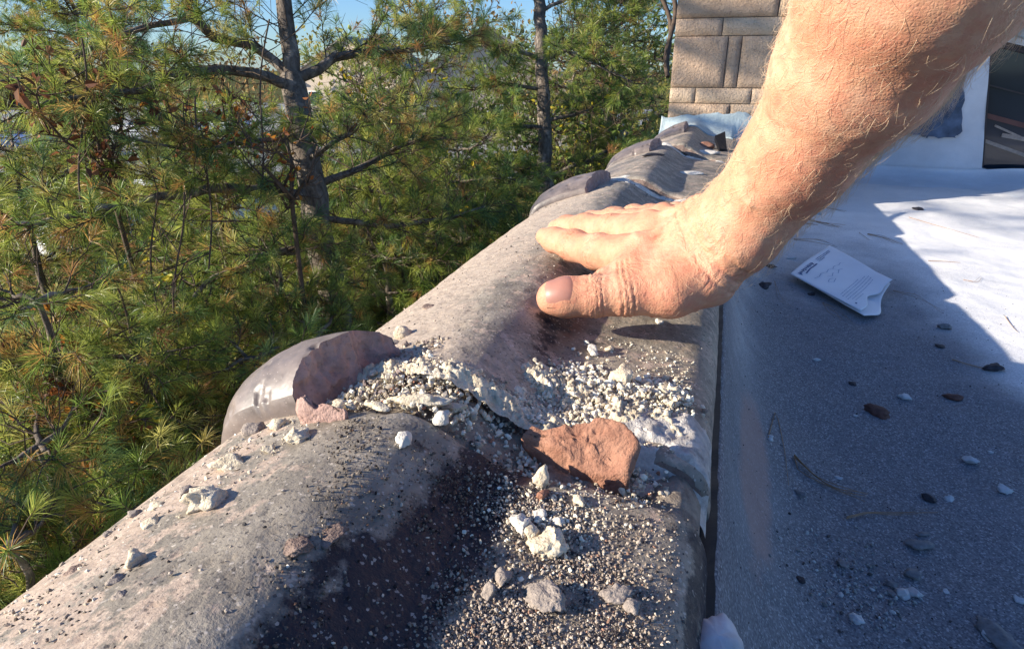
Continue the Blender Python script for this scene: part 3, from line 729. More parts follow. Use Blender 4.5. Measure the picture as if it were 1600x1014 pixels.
# ------------------------------------------------------------ things on the roof
RP = [ # px,py,w,h,material,label
 (1371,638,32,24,'brown_stone','largest dark red-brown chip on the shaded roof'),
 (1488,617,26,14,'brown_stone','flat red-brown chip right of the largest chip on the roof'),
 (1554,571,30,16,'dark_stone','black angular chip close to the sunlit edge of the roof shadow'),
 (1474,506,16,20,'grey_stone','grey rounded pebble standing near the roof shadow edge'),
 (1468,539,14,10,'dark_stone','little dark chip below the grey rounded pebble'),
 (1193,444,20,14,'dark_stone','black chip just right of the wrist, above the line of the paper packet'),
 (1203,414,16,10,'dark_stone','black chip left of the paper packet'),
 (1268,458,12,8,'dark_stone','small black chip touching the lower left edge of the paper packet'),
 (1435,325,14,8,'dark_stone','dark pebble alone on the sunlit roof near the white wall'),
 (1412,617,18,14,'chip','pale grey flake above the middle of the shaded roof'),
 (1514,715,18,20,'chip','pale flat flake on the right part of the shaded roof'),
 (1570,762,20,16,'chip','long pale flake at the right frame edge'),
 (1202,681,16,10,'chip','white flake close to the coping edge'),
 (1434,848,40,18,'grey_stone','long grey flat stone below the dry needle bundle'),
 (1442,832,22,8,'grey_stone','thin grey chip above the long grey flat stone'),
 (1408,922,22,20,'chip','whitest round pebble in the pebble cluster low on the roof'),
 (1428,922,20,18,'chip','white pebble touching the right side of the whitest one'),
 (1424,893,22,20,'grey_stone','grey pebble topmost in the pebble cluster low on the roof'),
 (1394,910,16,12,'grey_stone','grey pebble leftmost in the pebble cluster low on the roof'),
 (1392,924,12,12,'grey_stone','tiny grey pebble below the leftmost one in the cluster'),
 (1564,982,34,62,'grey_stone','big elongated grey stone at the bottom right corner'),
 (1545,993,12,16,'chip','white chip hugging the left side of the big grey stone'),
 (1337,963,16,16,'chip','pale pebble alone at the bottom of the roof'),
 (1478,922,10,7,'chip','tiny white pebble right of the pebble cluster'),
 (1592,935,14,12,'chip','small pale pebble at the right frame edge, low'),
 (1250,768,16,14,'grey_stone','grey crumb left of the dry needle bundle'),
 (1311,745,12,8,'chip','pale crumb above the dry needle bundle'),
 (1251,903,14,12,'dark_stone','dark crumb on the lower left roof'),
 (1315,875,16,20,'grey_stone','greyish crumb at the head of the pale grit patch'),
 (1336,648,8,5,'chip','very small pale crumb left of the largest dark chip'),
 (1275,560,12,6,'chip','pale sliver on the roof below the paper packet'),
 (1333,598,10,8,'dark_stone','tiny dark crumb above the largest dark chip'),
 (1483,777,14,10,'chip','small pale flake below the flat flake on the right'),
 (1548,705,8,6,'chip','tiny pale crumb right of the flat flake'),
 (1452,775,14,18,'dark_stone','dark husk-like crumb left of the small pale flake'),
 (1235,402,16,6,'chip','thin pale flake touching the left corner of the paper packet'),
]
for i, (px, py, w, h, mk, lab) in enumerate(RP):
    p, t = roof_hit(px, py+h*.3); a, b = px_dims(w, h, t)
    rock('roof_chip' if 'chip' in lab or 'flake' in lab else 'pebble', p, (a*1.05, b*1.25, min(a, b)*.6), MT[mk], lab, 'stone chip' if 'chip' in lab or 'flake' in lab else 'pebble',
         'stones and flakes on the roof', seed=600+i, rot=PS+rnd.uniform(-.3, .3), sub=3, facets=15, rough=.55, sink=.28)
# roof grit
n = 9000; x = .03+rng.random(n)**1.0*.55; y = .12+rng.random(n)**1.3*1.1; s = .0004+.0015*rng.random(n)**5
scatter('roof_grit', np.stack([x, y, roof_z(x, y)+s*.2], -1), s, palette(n, [(.34, .35, .36), (.07, .06, .06), (.15, .15, .15), (.5, .5, .5)], [2, 3, 3, .6]), MT['rubble'])
pc, _ = roof_hit(1335, 920); n = 700; x = rng.normal(pc[0], .022, n); y = rng.normal(pc[1], .026, n); s = .0007+.0035*rng.random(n)**4
scatter('roof_grit', np.stack([x, y, roof_z(x, y)+s*.2], -1), s, palette(n, [(.45, .46, .45), (.10, .09, .09), (.3, .3, .28), (.6, .6, .58)], [3, 1, 3, 1]), MT['rubble'])
# dry pine needles on the roof
def needle(pxs, name, label, grp, r=.0005, n=2, spread=.0):
    b = MB()
    for k_ in range(n):
        pts = []
        for (px, py) in pxs:
            p, _ = roof_hit(px+rnd.uniform(-spread, spread)*(len(pts) > 0), py+rnd.uniform(-spread, spread)*.4*(len(pts) > 0)); pts.append(p+np.array([0, 0, .0015+.0006*k_]))
        P = np.array(pts); P = np.array([[np.interp(u, np.linspace(0, 1, len(P)), P[:, c_]) for c_ in range(3)] for u in np.linspace(0, 1, 8)])
        b.tube(P, np.linspace(r*1.2, r*.5, 8), 4)
    o = b.build(name, MT['drygrass']); tag(o, label, 'pine needle', grp); return o
G = 'dry pine needles on the roof'
needle([(1322, 812), (1360, 805), (1400, 806), (1455, 803)], 'needle_bundle', 'bundle of straight brown pine needles lying flat in the middle of the shaded roof', G, 0.00025, 5, 10)
needle([(1200, 685), (1212, 640), (1225, 700), (1232, 760)], 'pine_needle', 'thin curved needle near the coping edge, left of the needle bundle', G, .0004, 1)
needle([(1240, 715), (1262, 745), (1300, 765), (1345, 780)], 'pine_needle', 'greenish brown twig-like needle curving above the bundle', G, 0.00045, 5, 16)
needle([(1487, 563), (1530, 575), (1568, 580)], 'pine_needle', 'tan needle ending at the black angular chip', G, 0.00040, 2, 3)
needle([(1355, 367), (1380, 373), (1402, 384)], 'pine_needle', 'brown needle cluster between the paper packet and the shadow edge', G, 0.00045, 4, 10)
needle([(1342, 364), (1357, 376)], 'pine_needle', 'short needle just left of the needle cluster by the shadow edge', G, 0.00035, 2, 3)
needle([(1265, 345), (1290, 352), (1315, 355)], 'pine_needle', 'brown needle close under the forearm', G, 0.00060, 4, 10)
needle([(1260, 350), (1275, 352)], 'pine_needle', 'dark thick needle stub close under the forearm', G, 0.00070, 2, 3)
needle([(1240, 375), (1275, 378), (1300, 384)], 'pine_needle', 'long needle above the top corner of the paper packet', G, 0.00045, 3, 9)
needle([(1290, 325), (1320, 331)], 'pine_needle', 'thin dark needle beside the forearm at the roof shadow edge', G, 0.00050, 2, 3)
needle([(1285, 475), (1310, 490), (1318, 505)], 'pine_needle', 'reddish needles just below the paper packet', G, 0.00030, 4, 16)
needle([(1395, 455), (1430, 465), (1480, 490)], 'pine_needle', 'long thin dark needle from the torn end of the packet towards the grey pebble', G, 0.00025, 2, 9)
needle([(1450, 408), (1475, 409), (1500, 411)], 'pine_needle', 'pale needle on the sunlit roof right of the packet', G, .0006, 1)
needle([(1505, 438), (1525, 442), (1535, 434)], 'pine_needle', 'forked needle on the sunlit roof towards the right edge', G, 0.00030, 2, 5)
needle([(1570, 495), (1580, 510), (1590, 520)], 'pine_needle', 'pale curved needle at the right edge of the sunlit roof', G, .0005, 1)
needle([(1210, 440), (1220, 470), (1240, 480)], 'pine_needle', 'faint needle right of the wrist', G, 0.00020, 2, 7)
needle([(1420, 340), (1460, 352), (1530, 372)], 'pine_needle', 'long dark needle across the sunlit roof near the wall', G, .0006, 1)

# ------------------------------------------------------------ paper packet
def packet():
    zt = {}
    A = np.array([1235, 427]); B = np.array([1296, 381]); Cc = np.array([1397, 427]); D = np.array([1340, 487])
    za = -.197
    # plan coordinates from the photo's corner pixels
    a = onz(*A, za+.010); b_ = onz(*B, za+.006); c = onz(1390, 440, za+.012); d = onz(1344, 487, za+.006)
    n, m_ = 40, 28; V = []
    def pos(u, v):     # u: along A->D (length), v: A->B (width)
        p = (a*(1-u)+d*u)*(1-v)+(b_*(1-u)+c*u)*v
        z = .004*math.sin(u*3.1)*(v-.3)+.0025*math.sin(v*5+u*2) + .004*max(0, u-.8)/.2*(v > .5)*(v-.5)*2
        return p+np.array([0, 0, z])
    for i in range(n+1):
        for j in range(m_+1):
            u, v = i/n, j/m_
            uu = u*(1+.03*math.sin(v*4)) + (.05*max(0, v-.8)*5*(u**6))
            if u > .85: uu -= (.10*math.exp(-((v-.42)/.16)**2))*(u-.85)/.15
            V.append(pos(uu, v))
    root = empty('paper_packet', tuple(pos(.5, .5)))
    tag(root, 'crumpled white paper packet with torn open end lying on the shaded roof', 'paper packet')
    inv = Matrix.Translation(-root.location)
    V = np.array(V); I, J = np.meshgrid(np.arange(n), np.arange(m_), indexing='ij')
    Fq = np.stack([I*(m_+1)+J, (I+1)*(m_+1)+J, (I+1)*(m_+1)+J+1, I*(m_+1)+J+1], -1).reshape(-1, 4)
    o = mesh_np('top_sheet', V, Fq, MT['paper']); o.parent = root; o.matrix_parent_inverse = inv
    md = o.modifiers.new('th', 'SOLIDIFY'); md.thickness = .0004
    # lower sheet, sticking out further at the torn end
    V2 = []
    for i in range(n+1):
        for j in range(m_+1):
            u, v = i/n, j/m_; uu = u*1.02+.10*(u > .8)*(u-.8)/.2*math.exp(-((v-.30)/.26)**2)*1.2
            p = pos(uu, v*.96+.01); p[2] -= .0018+.006*sstep(.2, 1, np.array(u))*(1-abs(v-.5)); V2.append(p)
    o = mesh_np('bottom_sheet', np.array(V2), Fq, MT['paper']); o.parent = root; o.matrix_parent_inverse = inv
    md = o.modifiers.new('th', 'SOLIDIFY'); md.thickness = .0004
    def line(pts, w, mb):
        P = np.array([pos(u, v)+np.array([0, 0, .0007]) for u, v in pts]); T = np.gradient(P, axis=0); S = np.cross(T, [0, 0, 1.0]); S /= np.linalg.norm(S, axis=1)[:, None]+1e-12
        k = len(P); VV = np.concatenate([P+S*w/2, P-S*w/2]); i = np.arange(k-1); mb.add(VV, np.stack([i, i+1, k+i+1, k+i], -1))
    # logo word (slanted letters in one row) and swoosh, on the short edge
    mb = MB()
    for q in range(9):
        v0 = .07+q*.036; hgt = [.065, .045, .045, .06, .045, .045, .06, .045, .06][q]
        line([(.075+.0*q, v0), (.075+hgt, v0+.006)], .0030, mb)
        if q in (0, 1, 3, 4, 6, 7): line([(.078+hgt*.1, v0), (.078+hgt*.6, v0+.022)], .0018, mb)
        if q in (0, 2, 5, 8): line([(.075+hgt, v0), (.078+hgt*.2, v0+.02)], .0018, mb)
    line([(.165, .13), (.150, .24), (.155, .36), (.150, .42)], .0026, mb)
    o = mb.build('logo', MT['ink'], smooth=False); o.parent = root; o.matrix_parent_inverse = inv
    mb = MB()
    for u0, va, vb in ((.075, .50, .86), (.105, .50, .86), (.135, .50, .66)):
        v = va
        while v < vb:
            l_ = rnd.uniform(.012, .035); line([(u0+rnd.uniform(-.003, .003), v), (u0, v+l_)], .0016, mb); v += l_+.010
    o = mb.build('address_lines', MT['ink'], smooth=False); o.parent = root; o.matrix_parent_inverse = inv
    mb = MB()
    for u0, va, vb in ((.70, .10, .62), (.735, .08, .78), (.77, .10, .84), (.805, .08, .84), (.84, .14, .80), (.875, .16, .40)):
        v = va
        while v < vb:
            l_ = rnd.uniform(.01, .035); line([(u0, v), (u0, v+l_)], .0011, mb); v += l_+.012
    # faint contour drawing in the middle
    pts = [(.30, .12), (.33, .2), (.31, .28), (.35, .36), (.33, .45), (.36, .52), (.34, .6), (.37, .68), (.36, .75), (.40, .8)]
    line(pts, .0010, mb); line([(.40, .30), (.44, .36), (.41, .44), (.46, .5), (.43, .58)], .0010, mb); line([(.47, .2), (.52, .26), (.50, .36), (.47, .32), (.45, .26), (.47, .2)], .0010, mb)
    line([(.36, .52), (.42, .56), (.45, .66)], .0010, mb)
    o = mb.build('printed_text', MT['ink_pale'], smooth=False); o.parent = root; o.matrix_parent_inverse = inv
    mb = MB(); P = [(.905+.012*math.cos(a), .10+.016*math.sin(a)) for a in np.linspace(0, 6.28, 14)]
    mb.add(np.array([pos(u, v)+np.array([0, 0, .0007]) for u, v in P[:-1]]), [tuple(range(13))])
    o = mb.build('printed_dot', MT['ink'], smooth=False); o.parent = root; o.matrix_parent_inverse = inv
packet()

# ------------------------------------------------------------ stone chimney at the end of the parapet
CY0 = 1.905
def chimney():
    root = empty('stone_chimney', (.07, CY0, -.2)); inv = Matrix.Translation(-root.location)
    tag(root, 'rough tan stone chimney of squared blocks at the end of the parapet', 'chimney')
    X0, X1 = -.150, .25
    b = MB(); b.box((X0+.006, CY0+.008, ZG), (X1-.006, CY0+.5, .95)); o = b.build('core', MT['joint'], root, smooth=False); o.matrix_parent_inverse = inv
    # blocks: rows of (z0,z1,[x breaks])
    rows = [(-.20, -.055, [-.15, .0, .16, .34], 1), (-.055, .002, [-.15, -.064, .058, .18, .34], 1), (.002, .048, [-.15, .012, .20, .34], 1), (.048, .088, [-.15, -.082, .062, .20, .34], 0),
            (.088, .215, [-.15, -.012, .022, .19, .34], 1), (.215, .258, [-.15, -.03, .14, .34], 0), (.258, .38, [-.15, .10, .22, .34], 1), (.38, .43, [-.15, -.02, .18, .34], 0), (.43, .58, [-.15, .05, .2, .34], 1), (.58, .72, [-.15, -.03, .2, .34], 1), (.72, .95, [-.15, .08, .34], 1)]
    Vs = []; Fs = []; Cs = []; nn = 0
    rows = [(a, b, [min(q, .25) if q != .34 else .25 for q in c if q < .24 or q == .34], r) for a, b, c, r in rows]
    for (z0, z1, br, rough_) in rows:
        for a, c in zip(br[:-1], br[1:]):
            g = .0009; xa, xb, za, zb = a+g, c-g, z0+g, z1-g
            nx, nz = max(4, int((xb-xa)/.007)), max(4, int((zb-za)/.007))
            X, Z = np.meshgrid(np.linspace(xa, xb, nx), np.linspace(za, zb, nz), indexing='ij'); P = np.stack([X, 0*X+a, Z], -1)
            em = np.minimum(np.minimum(X-xa, xb-X), np.minimum(Z-za, zb-Z)); rel = (.0035 if rough_ else .0008)*fbm(P, 28, 4, int(a*1000) % 50)+.003
            Y = CY0 - rel*sstep(-.001, .0035, em)
            Y = np.where(em < 1e-6, CY0+.004, Y)
            V = np.stack([X, Y, Z], -1).reshape(-1, 3); i = np.arange(nx-1)[:, None]*nz; j = np.arange(nz-1)[None, :]
            Fq = np.stack([i+j, i+nz+j, i+nz+j+1, i+j+1], -1).reshape(-1, 4)
            Vs.append(V); Fs.append(Fq+nn); nn += len(V)
            base = np.array([(.62, .45, .31), (.56, .41, .29), (.66, .50, .35), (.60, .43, .30)][rnd.randrange(4)])*(1.0 if rough_ else 1.12)
            Cs.append(np.tile(base*rnd.uniform(.92, 1.06), (len(V), 1)))
    o = mesh_np('block_face', np.concatenate(Vs), np.concatenate(Fs), MT['stone'], cols=np.concatenate(Cs)); o.parent = root; o.matrix_parent_inverse = inv
    # white cement flashing swept from the coping up the chimney
    xs_ = np.linspace(-.165, .262, 90); V = []
    for i, x in enumerate(xs_):
        base = prof_z(np.clip((x-.03)/.84, -.22, .012)) + .003 if x < .045 else float(roof_z(np.array(x), np.array(1.85)))+.004
        if x >= .03: base = base*sstep(.03, .07, np.array(x)) + (-.045)*(1-sstep(.03, .07, np.array(x)))
        topz = .014 + .012*math.sin((x+.15)*7) + .010*(fbm(np.array([x, 0, 0]), 40, 3, 3)-.5)*2
        y_n = 1.80 if x < .045 else 1.76
        for k_ in range(14):
            w = k_/13
            y = y_n+(CY0-.013-y_n)*(1-(1-w)**2.0); z = base+(topz-base)*(w**2.2)
            V.append((x, y+.002*(fbm(np.array([x, w, 0]), 30, 3, 5)-.5), z+.003*(fbm(np.array([x, w*2, 1]), 30, 3, 6)-.5)))
    V = np.array(V); nx, nz = 90, 14; i = np.arange(nx-1)[:, None]*nz; j = np.arange(nz-1)[None, :]
    Fq = np.stack([i+j, i+nz+j, i+nz+j+1, i+j+1], -1).reshape(-1, 4)
    o = mesh_np('cement_flashing', V, Fq, MT['flash']); o.parent = root; o.matrix_parent_inverse = inv
    md = o.modifiers.new('t', 'SOLIDIFY'); md.thickness = .004; md.offset = -1
chimney()

# ------------------------------------------------------------ white end wall with window and dark panel
def onplane(px, py, p0, nrm):
    r = ray(px, py); t = np.dot(np.array(p0)-CP, nrm)/np.dot(r, nrm); return CP+r*t
WP0 = (.44, 2.43, 0); WD = np.array([1, -.10, 0]); WD /= np.linalg.norm(WD); WN = np.array([WD[1], -WD[0], 0])   # faces -y
if WN[1] > 0: WN = -WN
def wallpt(px, py, off=0): return onplane(px, py, np.array(WP0)+WN*off, WN)
def W2(s, z, off=0): return np.array([WP0[0], WP0[1], 0])+WD*s+np.array([0, 0, z])+WN*off
def sz(p): return float(np.dot(p-np.array([WP0[0], WP0[1], 0]), WD)), float(p[2])
root = empty('white_wall', tuple(W2(.5, -.2))); inv = Matrix.Translation(-root.location)
tag(root, 'white coated roof wall behind the forearm with a dark window and a grey-blue panel', 'wall')
wtl = sz(wallpt(1549, 60)); wbl = sz(wallpt(1534, 262)); wtr0 = sz(wallpt(1600, 72)); wbr0 = sz(wallpt(1600, 281))
ex = lambda a, b, s: (s, a[1]+(b[1]-a[1])*(s-a[0])/(b[0]-a[0]))
WR = wtl[0]+.75; wtr = ex(wtl, wtr0, WR); wbr = ex(wbl, wbr0, WR)
def wall_grid(poly4, n1, n2, mb, off=0, amp=.006):
    A, B, C_, D = [np.array(p) for p in poly4]; V = []
    for i in range(n1+1):
        for j in range(n2+1):
            u, v = i/n1, j/n2; s_, z_ = (A*(1-u)+B*u)*(1-v)+(D*(1-u)+C_*u)*v
            e = min(u, 1-u, v, 1-v) > 1e-6
            V.append(W2(s_, z_, off+(amp*float(fbm(np.array([s_, z_, 0.]), 9, 4, 3)-.5)*2)))
    I, J = np.meshgrid(np.arange(n1), np.arange(n2), indexing='ij')
    mb.add(np.array(V), np.stack([I*(n2+1)+J, (I+1)*(n2+1)+J, (I+1)*(n2+1)+J+1, I*(n2+1)+J+1], -1).reshape(-1, 4))
SL, SR, ZT, ZB = -.35, WR+.4, 1.3, -.23
mb = MB()
hd = sz(wallpt(1556, 44))
wall_grid([(SL, ZB), wbl, wtl, (SL, ZT)], 30, 30, mb)
wall_grid([(SL, ZB), (SR, ZB), wbr, wbl], 40, 12, mb)
wall_grid([wbr, (SR, ZB), (SR, ZT), wtr], 10, 30, mb)
wall_grid([wtl, wtr, (SR, ZT), (SL, ZT)], 40, 20, mb)
o = mb.build('wall_face', MT['wall_white'], root); o.matrix_parent_inverse = inv
mb = MB()   # reveals
for a, b_ in ((wbl, wbr), (wbr, wtr), (wtr, wtl), (wtl, wbl)):
    mb.add(np.array([W2(*a), W2(*b_), W2(*b_, -.06), W2(*a, -.06)]), [(0, 1, 2, 3)])
o = mb.build('window_reveal', MT['frame'], root, smooth=False); o.matrix_parent_inverse = inv
win = mb = MB(); mb.add(np.array([W2(*p, -.045) for p in (wbl, wbr, wtr, wtl)]), [(0, 1, 2, 3)])
o = mb.build('window', MT['glass'], root, smooth=False); o.matrix_parent_inverse = inv
wobj = o
def lerp(a, b, t): return (a[0]+(b[0]-a[0])*t, a[1]+(b[1]-a[1])*t)
def bar(a, b_, w, off, th, mat, name):
    A, B = np.array(a), np.array(b_); d = B-A; d /= np.linalg.norm(d); nn = np.array([-d[1], d[0]])*w/2
    q = [A-nn, B-nn, B+nn, A+nn]; V = [W2(*p, off+th) for p in q]+[W2(*p, off) for p in q]
    m2 = MB(); m2.add(np.array(V), [(0, 1, 2, 3), (7, 6, 5, 4), (0, 4, 5, 1), (1, 5, 6, 2), (2, 6, 7, 3), (3, 7, 4, 0)])
    o = m2.build(name, mat, wobj, smooth=False); return o
bar(lerp(wbl, wtl, .42), lerp(wbr, wtr, .42), .014, -.044, .012, MT['rail'], 'meeting_rail')
bar(lerp(wbl, wtl, .66), lerp(wbr, wtr, .64), .004, -.044, .006, MT['frame'], 'glazing_bar')
bar(lerp(wtl, wtr, 0), lerp(wtl, wtr, 1), .03, -.044, .020, MT['frame'], 'head_frame')
bar(wbl, wtl, .018, -.044, .022, MT['frame'], 'side_frame')
bar(lerp(wbl, wtl, .22), lerp(lerp(wbl, wtl, .19), lerp(wbr, wtr, .19), .18), .010, -.043, .006, MT['mortar_grey'], 'reflected_branch')  # pale bars imitate branches reflected in the lower pane
bar(lerp(lerp(wbl, wtl, .36), lerp(wbr, wtr, .36), .05), lerp(lerp(wbl, wtl, .27), lerp(wbr, wtr, .27), .3), .006, -.043, .005, MT['mortar_grey'], 'reflected_branch')
bar(lerp(lerp(wbl, wtl, .30), lerp(wbr, wtr, .30), .08), lerp(lerp(wbl, wtl, .33), lerp(wbr, wtr, .33), .25), .012, -.0435, .005, MT['mortar_grey'], 'reflected_branch')
# header ledge over the window
h0 = sz(wallpt(1552, 47)); h1 = sz(wallpt(1600, 60)); h1 = ex(h0, h1, WR+.05)
A = [W2(h0[0]-.01, h0[1], 0), W2(*h1, 0), W2(h1[0], h1[1]+.02, 0), W2(h0[0]-.01, h0[1]+.02, 0)]
B = [p+WN*.055 for p in A]; mb = MB(); mb.add(np.array(B+A), [(0, 1, 2, 3), (7, 6, 5, 4), (0, 4, 5, 1), (1, 5, 6, 2), (2, 6, 7, 3), (3, 7, 4, 0)])
o = mb.build('window_header', MT['flash'], root, smooth=False); o.matrix_parent_inverse = inv
# ragged grey-blue panel
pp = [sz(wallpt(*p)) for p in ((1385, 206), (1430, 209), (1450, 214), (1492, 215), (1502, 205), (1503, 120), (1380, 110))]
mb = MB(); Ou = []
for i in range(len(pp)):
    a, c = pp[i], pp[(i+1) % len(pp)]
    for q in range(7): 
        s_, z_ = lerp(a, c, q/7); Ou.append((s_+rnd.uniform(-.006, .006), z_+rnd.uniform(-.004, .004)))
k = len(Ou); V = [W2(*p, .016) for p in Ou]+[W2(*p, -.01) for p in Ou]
mb.add(np.array(V), [tuple(range(k))]); mb.add(np.array(V), [(i, (i+1) % k, k+(i+1) % k, k+i) for i in range(k)])
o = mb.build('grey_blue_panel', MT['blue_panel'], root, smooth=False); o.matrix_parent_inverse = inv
# buttress-like swept cement at the wall foot, with a second low lump
mb = MB(); n1, n2 = 60, 14; V = []
for i in range(n1+1):
    s_ = SL+.1+(SR-SL-.1)*i/n1
    for j in range(n2+1):
        w = j/n2; out = .16*(1-w)**1.8+.004; hgt = .045*(w**1.6)
        if .30 < s_ < .62: g_ = math.sin((s_-.30)/.32*math.pi)**2; out += .10*g_*(1-w)**1.5; hgt += .012*g_*w
        p = W2(s_, -.206+hgt, out+.01*(float(fbm(np.array([s_, w, 2.]), 8, 3, 3))-.5)); V.append(p)
I, J = np.meshgrid(np.arange(n1), np.arange(n2), indexing='ij')
mb.add(np.array(V), np.stack([I*(n2+1)+J, (I+1)*(n2+1)+J, (I+1)*(n2+1)+J+1, I*(n2+1)+J+1], -1).reshape(-1, 4))
o = mb.build('cement_fillet', MT['wall_white'], root); o.matrix_parent_inverse = inv


# ------------------------------------------------------------ the man's arm and hand
def surface_nets(D, org, h):
    """iso-surface of the grid D at 0 (numpy surface nets)"""
    nx, ny, nz = D.shape; S = D < 0
    c = np.zeros((nx-1, ny-1, nz-1), int)
    for dx in (0, 1):
        for dy in (0, 1):
            for dz in (0, 1): c += S[dx:nx-1+dx, dy:ny-1+dy, dz:nz-1+dz]
    act = (c > 0) & (c < 8); idx = -np.ones(act.shape, int); A = np.argwhere(act); idx[act] = np.arange(len(A))
    acc = np.zeros((len(A), 3)); cnt = np.zeros(len(A)); cor = [(0,0,0),(1,0,0),(0,1,0),(1,1,0),(0,0,1),(1,0,1),(0,1,1),(1,1,1)]
    for a in range(8):
        for b in range(a+1, 8):
            pa, pb = np.array(cor[a]), np.array(cor[b])
            if np.abs(pa-pb).sum() != 1: continue
            va = D[A[:, 0]+pa[0], A[:, 1]+pa[1], A[:, 2]+pa[2]]; vb = D[A[:, 0]+pb[0], A[:, 1]+pb[1], A[:, 2]+pb[2]]
            k = (va < 0) != (vb < 0); t = va/(va-vb+1e-30)
            acc[k] += pa + t[k, None]*(pb-pa); cnt[k] += 1
    V = org + h*(A+acc/cnt[:, None]); Fq = []
    for ax in range(3):
        b_, c_ = [q for q in range(3) if q != ax]
        sl0 = [slice(1, -1)]*3; sl1 = [slice(1, -1)]*3; sl0[ax] = slice(0, -1); sl1[ax] = slice(1, None)
        s0, s1 = S[tuple(sl0)], S[tuple(sl1)]; E_ = np.argwhere(s0 != s1); flip = s0[tuple(E_.T)]
        E2 = E_.copy(); E2[:, b_] += 1; E2[:, c_] += 1
        def g(db, dc):
            q = E2.copy(); q[:, b_] += db; q[:, c_] += dc; return idx[q[:, 0], q[:, 1], q[:, 2]]
        qd = np.stack([g(-1, -1), g(0, -1), g(0, 0), g(-1, 0)], -1)
        if ax == 1: flip = ~flip
        qd[~flip] = qd[~flip][:, ::-1]; Fq.append(qd)
    Fq = np.concatenate(Fq); return V, Fq[(Fq >= 0).all(1)]
def smin(a, b, k):
    h = np.clip(.5+.5*(b-a)/k, 0, 1); return b+(a-b)*h-k*h*(1-h)

HS = 1.0
FING = {   # (px, py, depth, radius)
 'thumb':  [(866,465,.418,.0112),(884,464,.417,.0128),(930,462,.415,.0128),(978,458,.413,.0140),(1040,450,.412,.0185)],
 'index':  [(850,369,.530,.0070),(866,374,.522,.0098),(897,384,.500,.0118),(935,394,.476,.0130),(1000,403,.440,.0165)],
 'middle': [(868,355,.575,.0075),(886,354,.560,.0098),(915,356,.535,.0120),(958,362,.505,.0130),(1012,368,.460,.0170)],
 'ring':   [(905,348,.610,.0075),(925,347,.590,.0100),(960,346,.560,.0120),(990,352,.530,.0130),(1035,355,.480,.0170)],
 'little': [(945,344,.620,.0070),(965,342,.600,.0090),(990,339,.570,.0105),(1018,343,.540,.0120),(1055,350,.495,.0160)],
}
FOREA = [(1120,372,.425,.0262),(1160,338,.405,.0258),(1248,238,.358,.0292),(1348,94,.310,.0392),(1436,-60,.272,.0475),(1600,-330,.255,.052)]
FOREB = [(1104,402,.425,.0236),(1152,370,.405,.0228),(1259,243,.372,.0262),(1392,108,.338,.0300),(1478,-55,.308,.0360),(1680,-330,.290,.045)]
EXTRA = [[(1055,455,.408,.0150),(1108,436,.412,.0180)], [(1000,430,.428,.0145),(1100,405,.425,.0230)], [(1040,385,.450,.0190),(1120,372,.430,.0270)], [(1050,365,.480,.0170),(1118,358,.445,.0250)],
         [(945,436,.428,.0085),(985,425,.428,.0135)]]
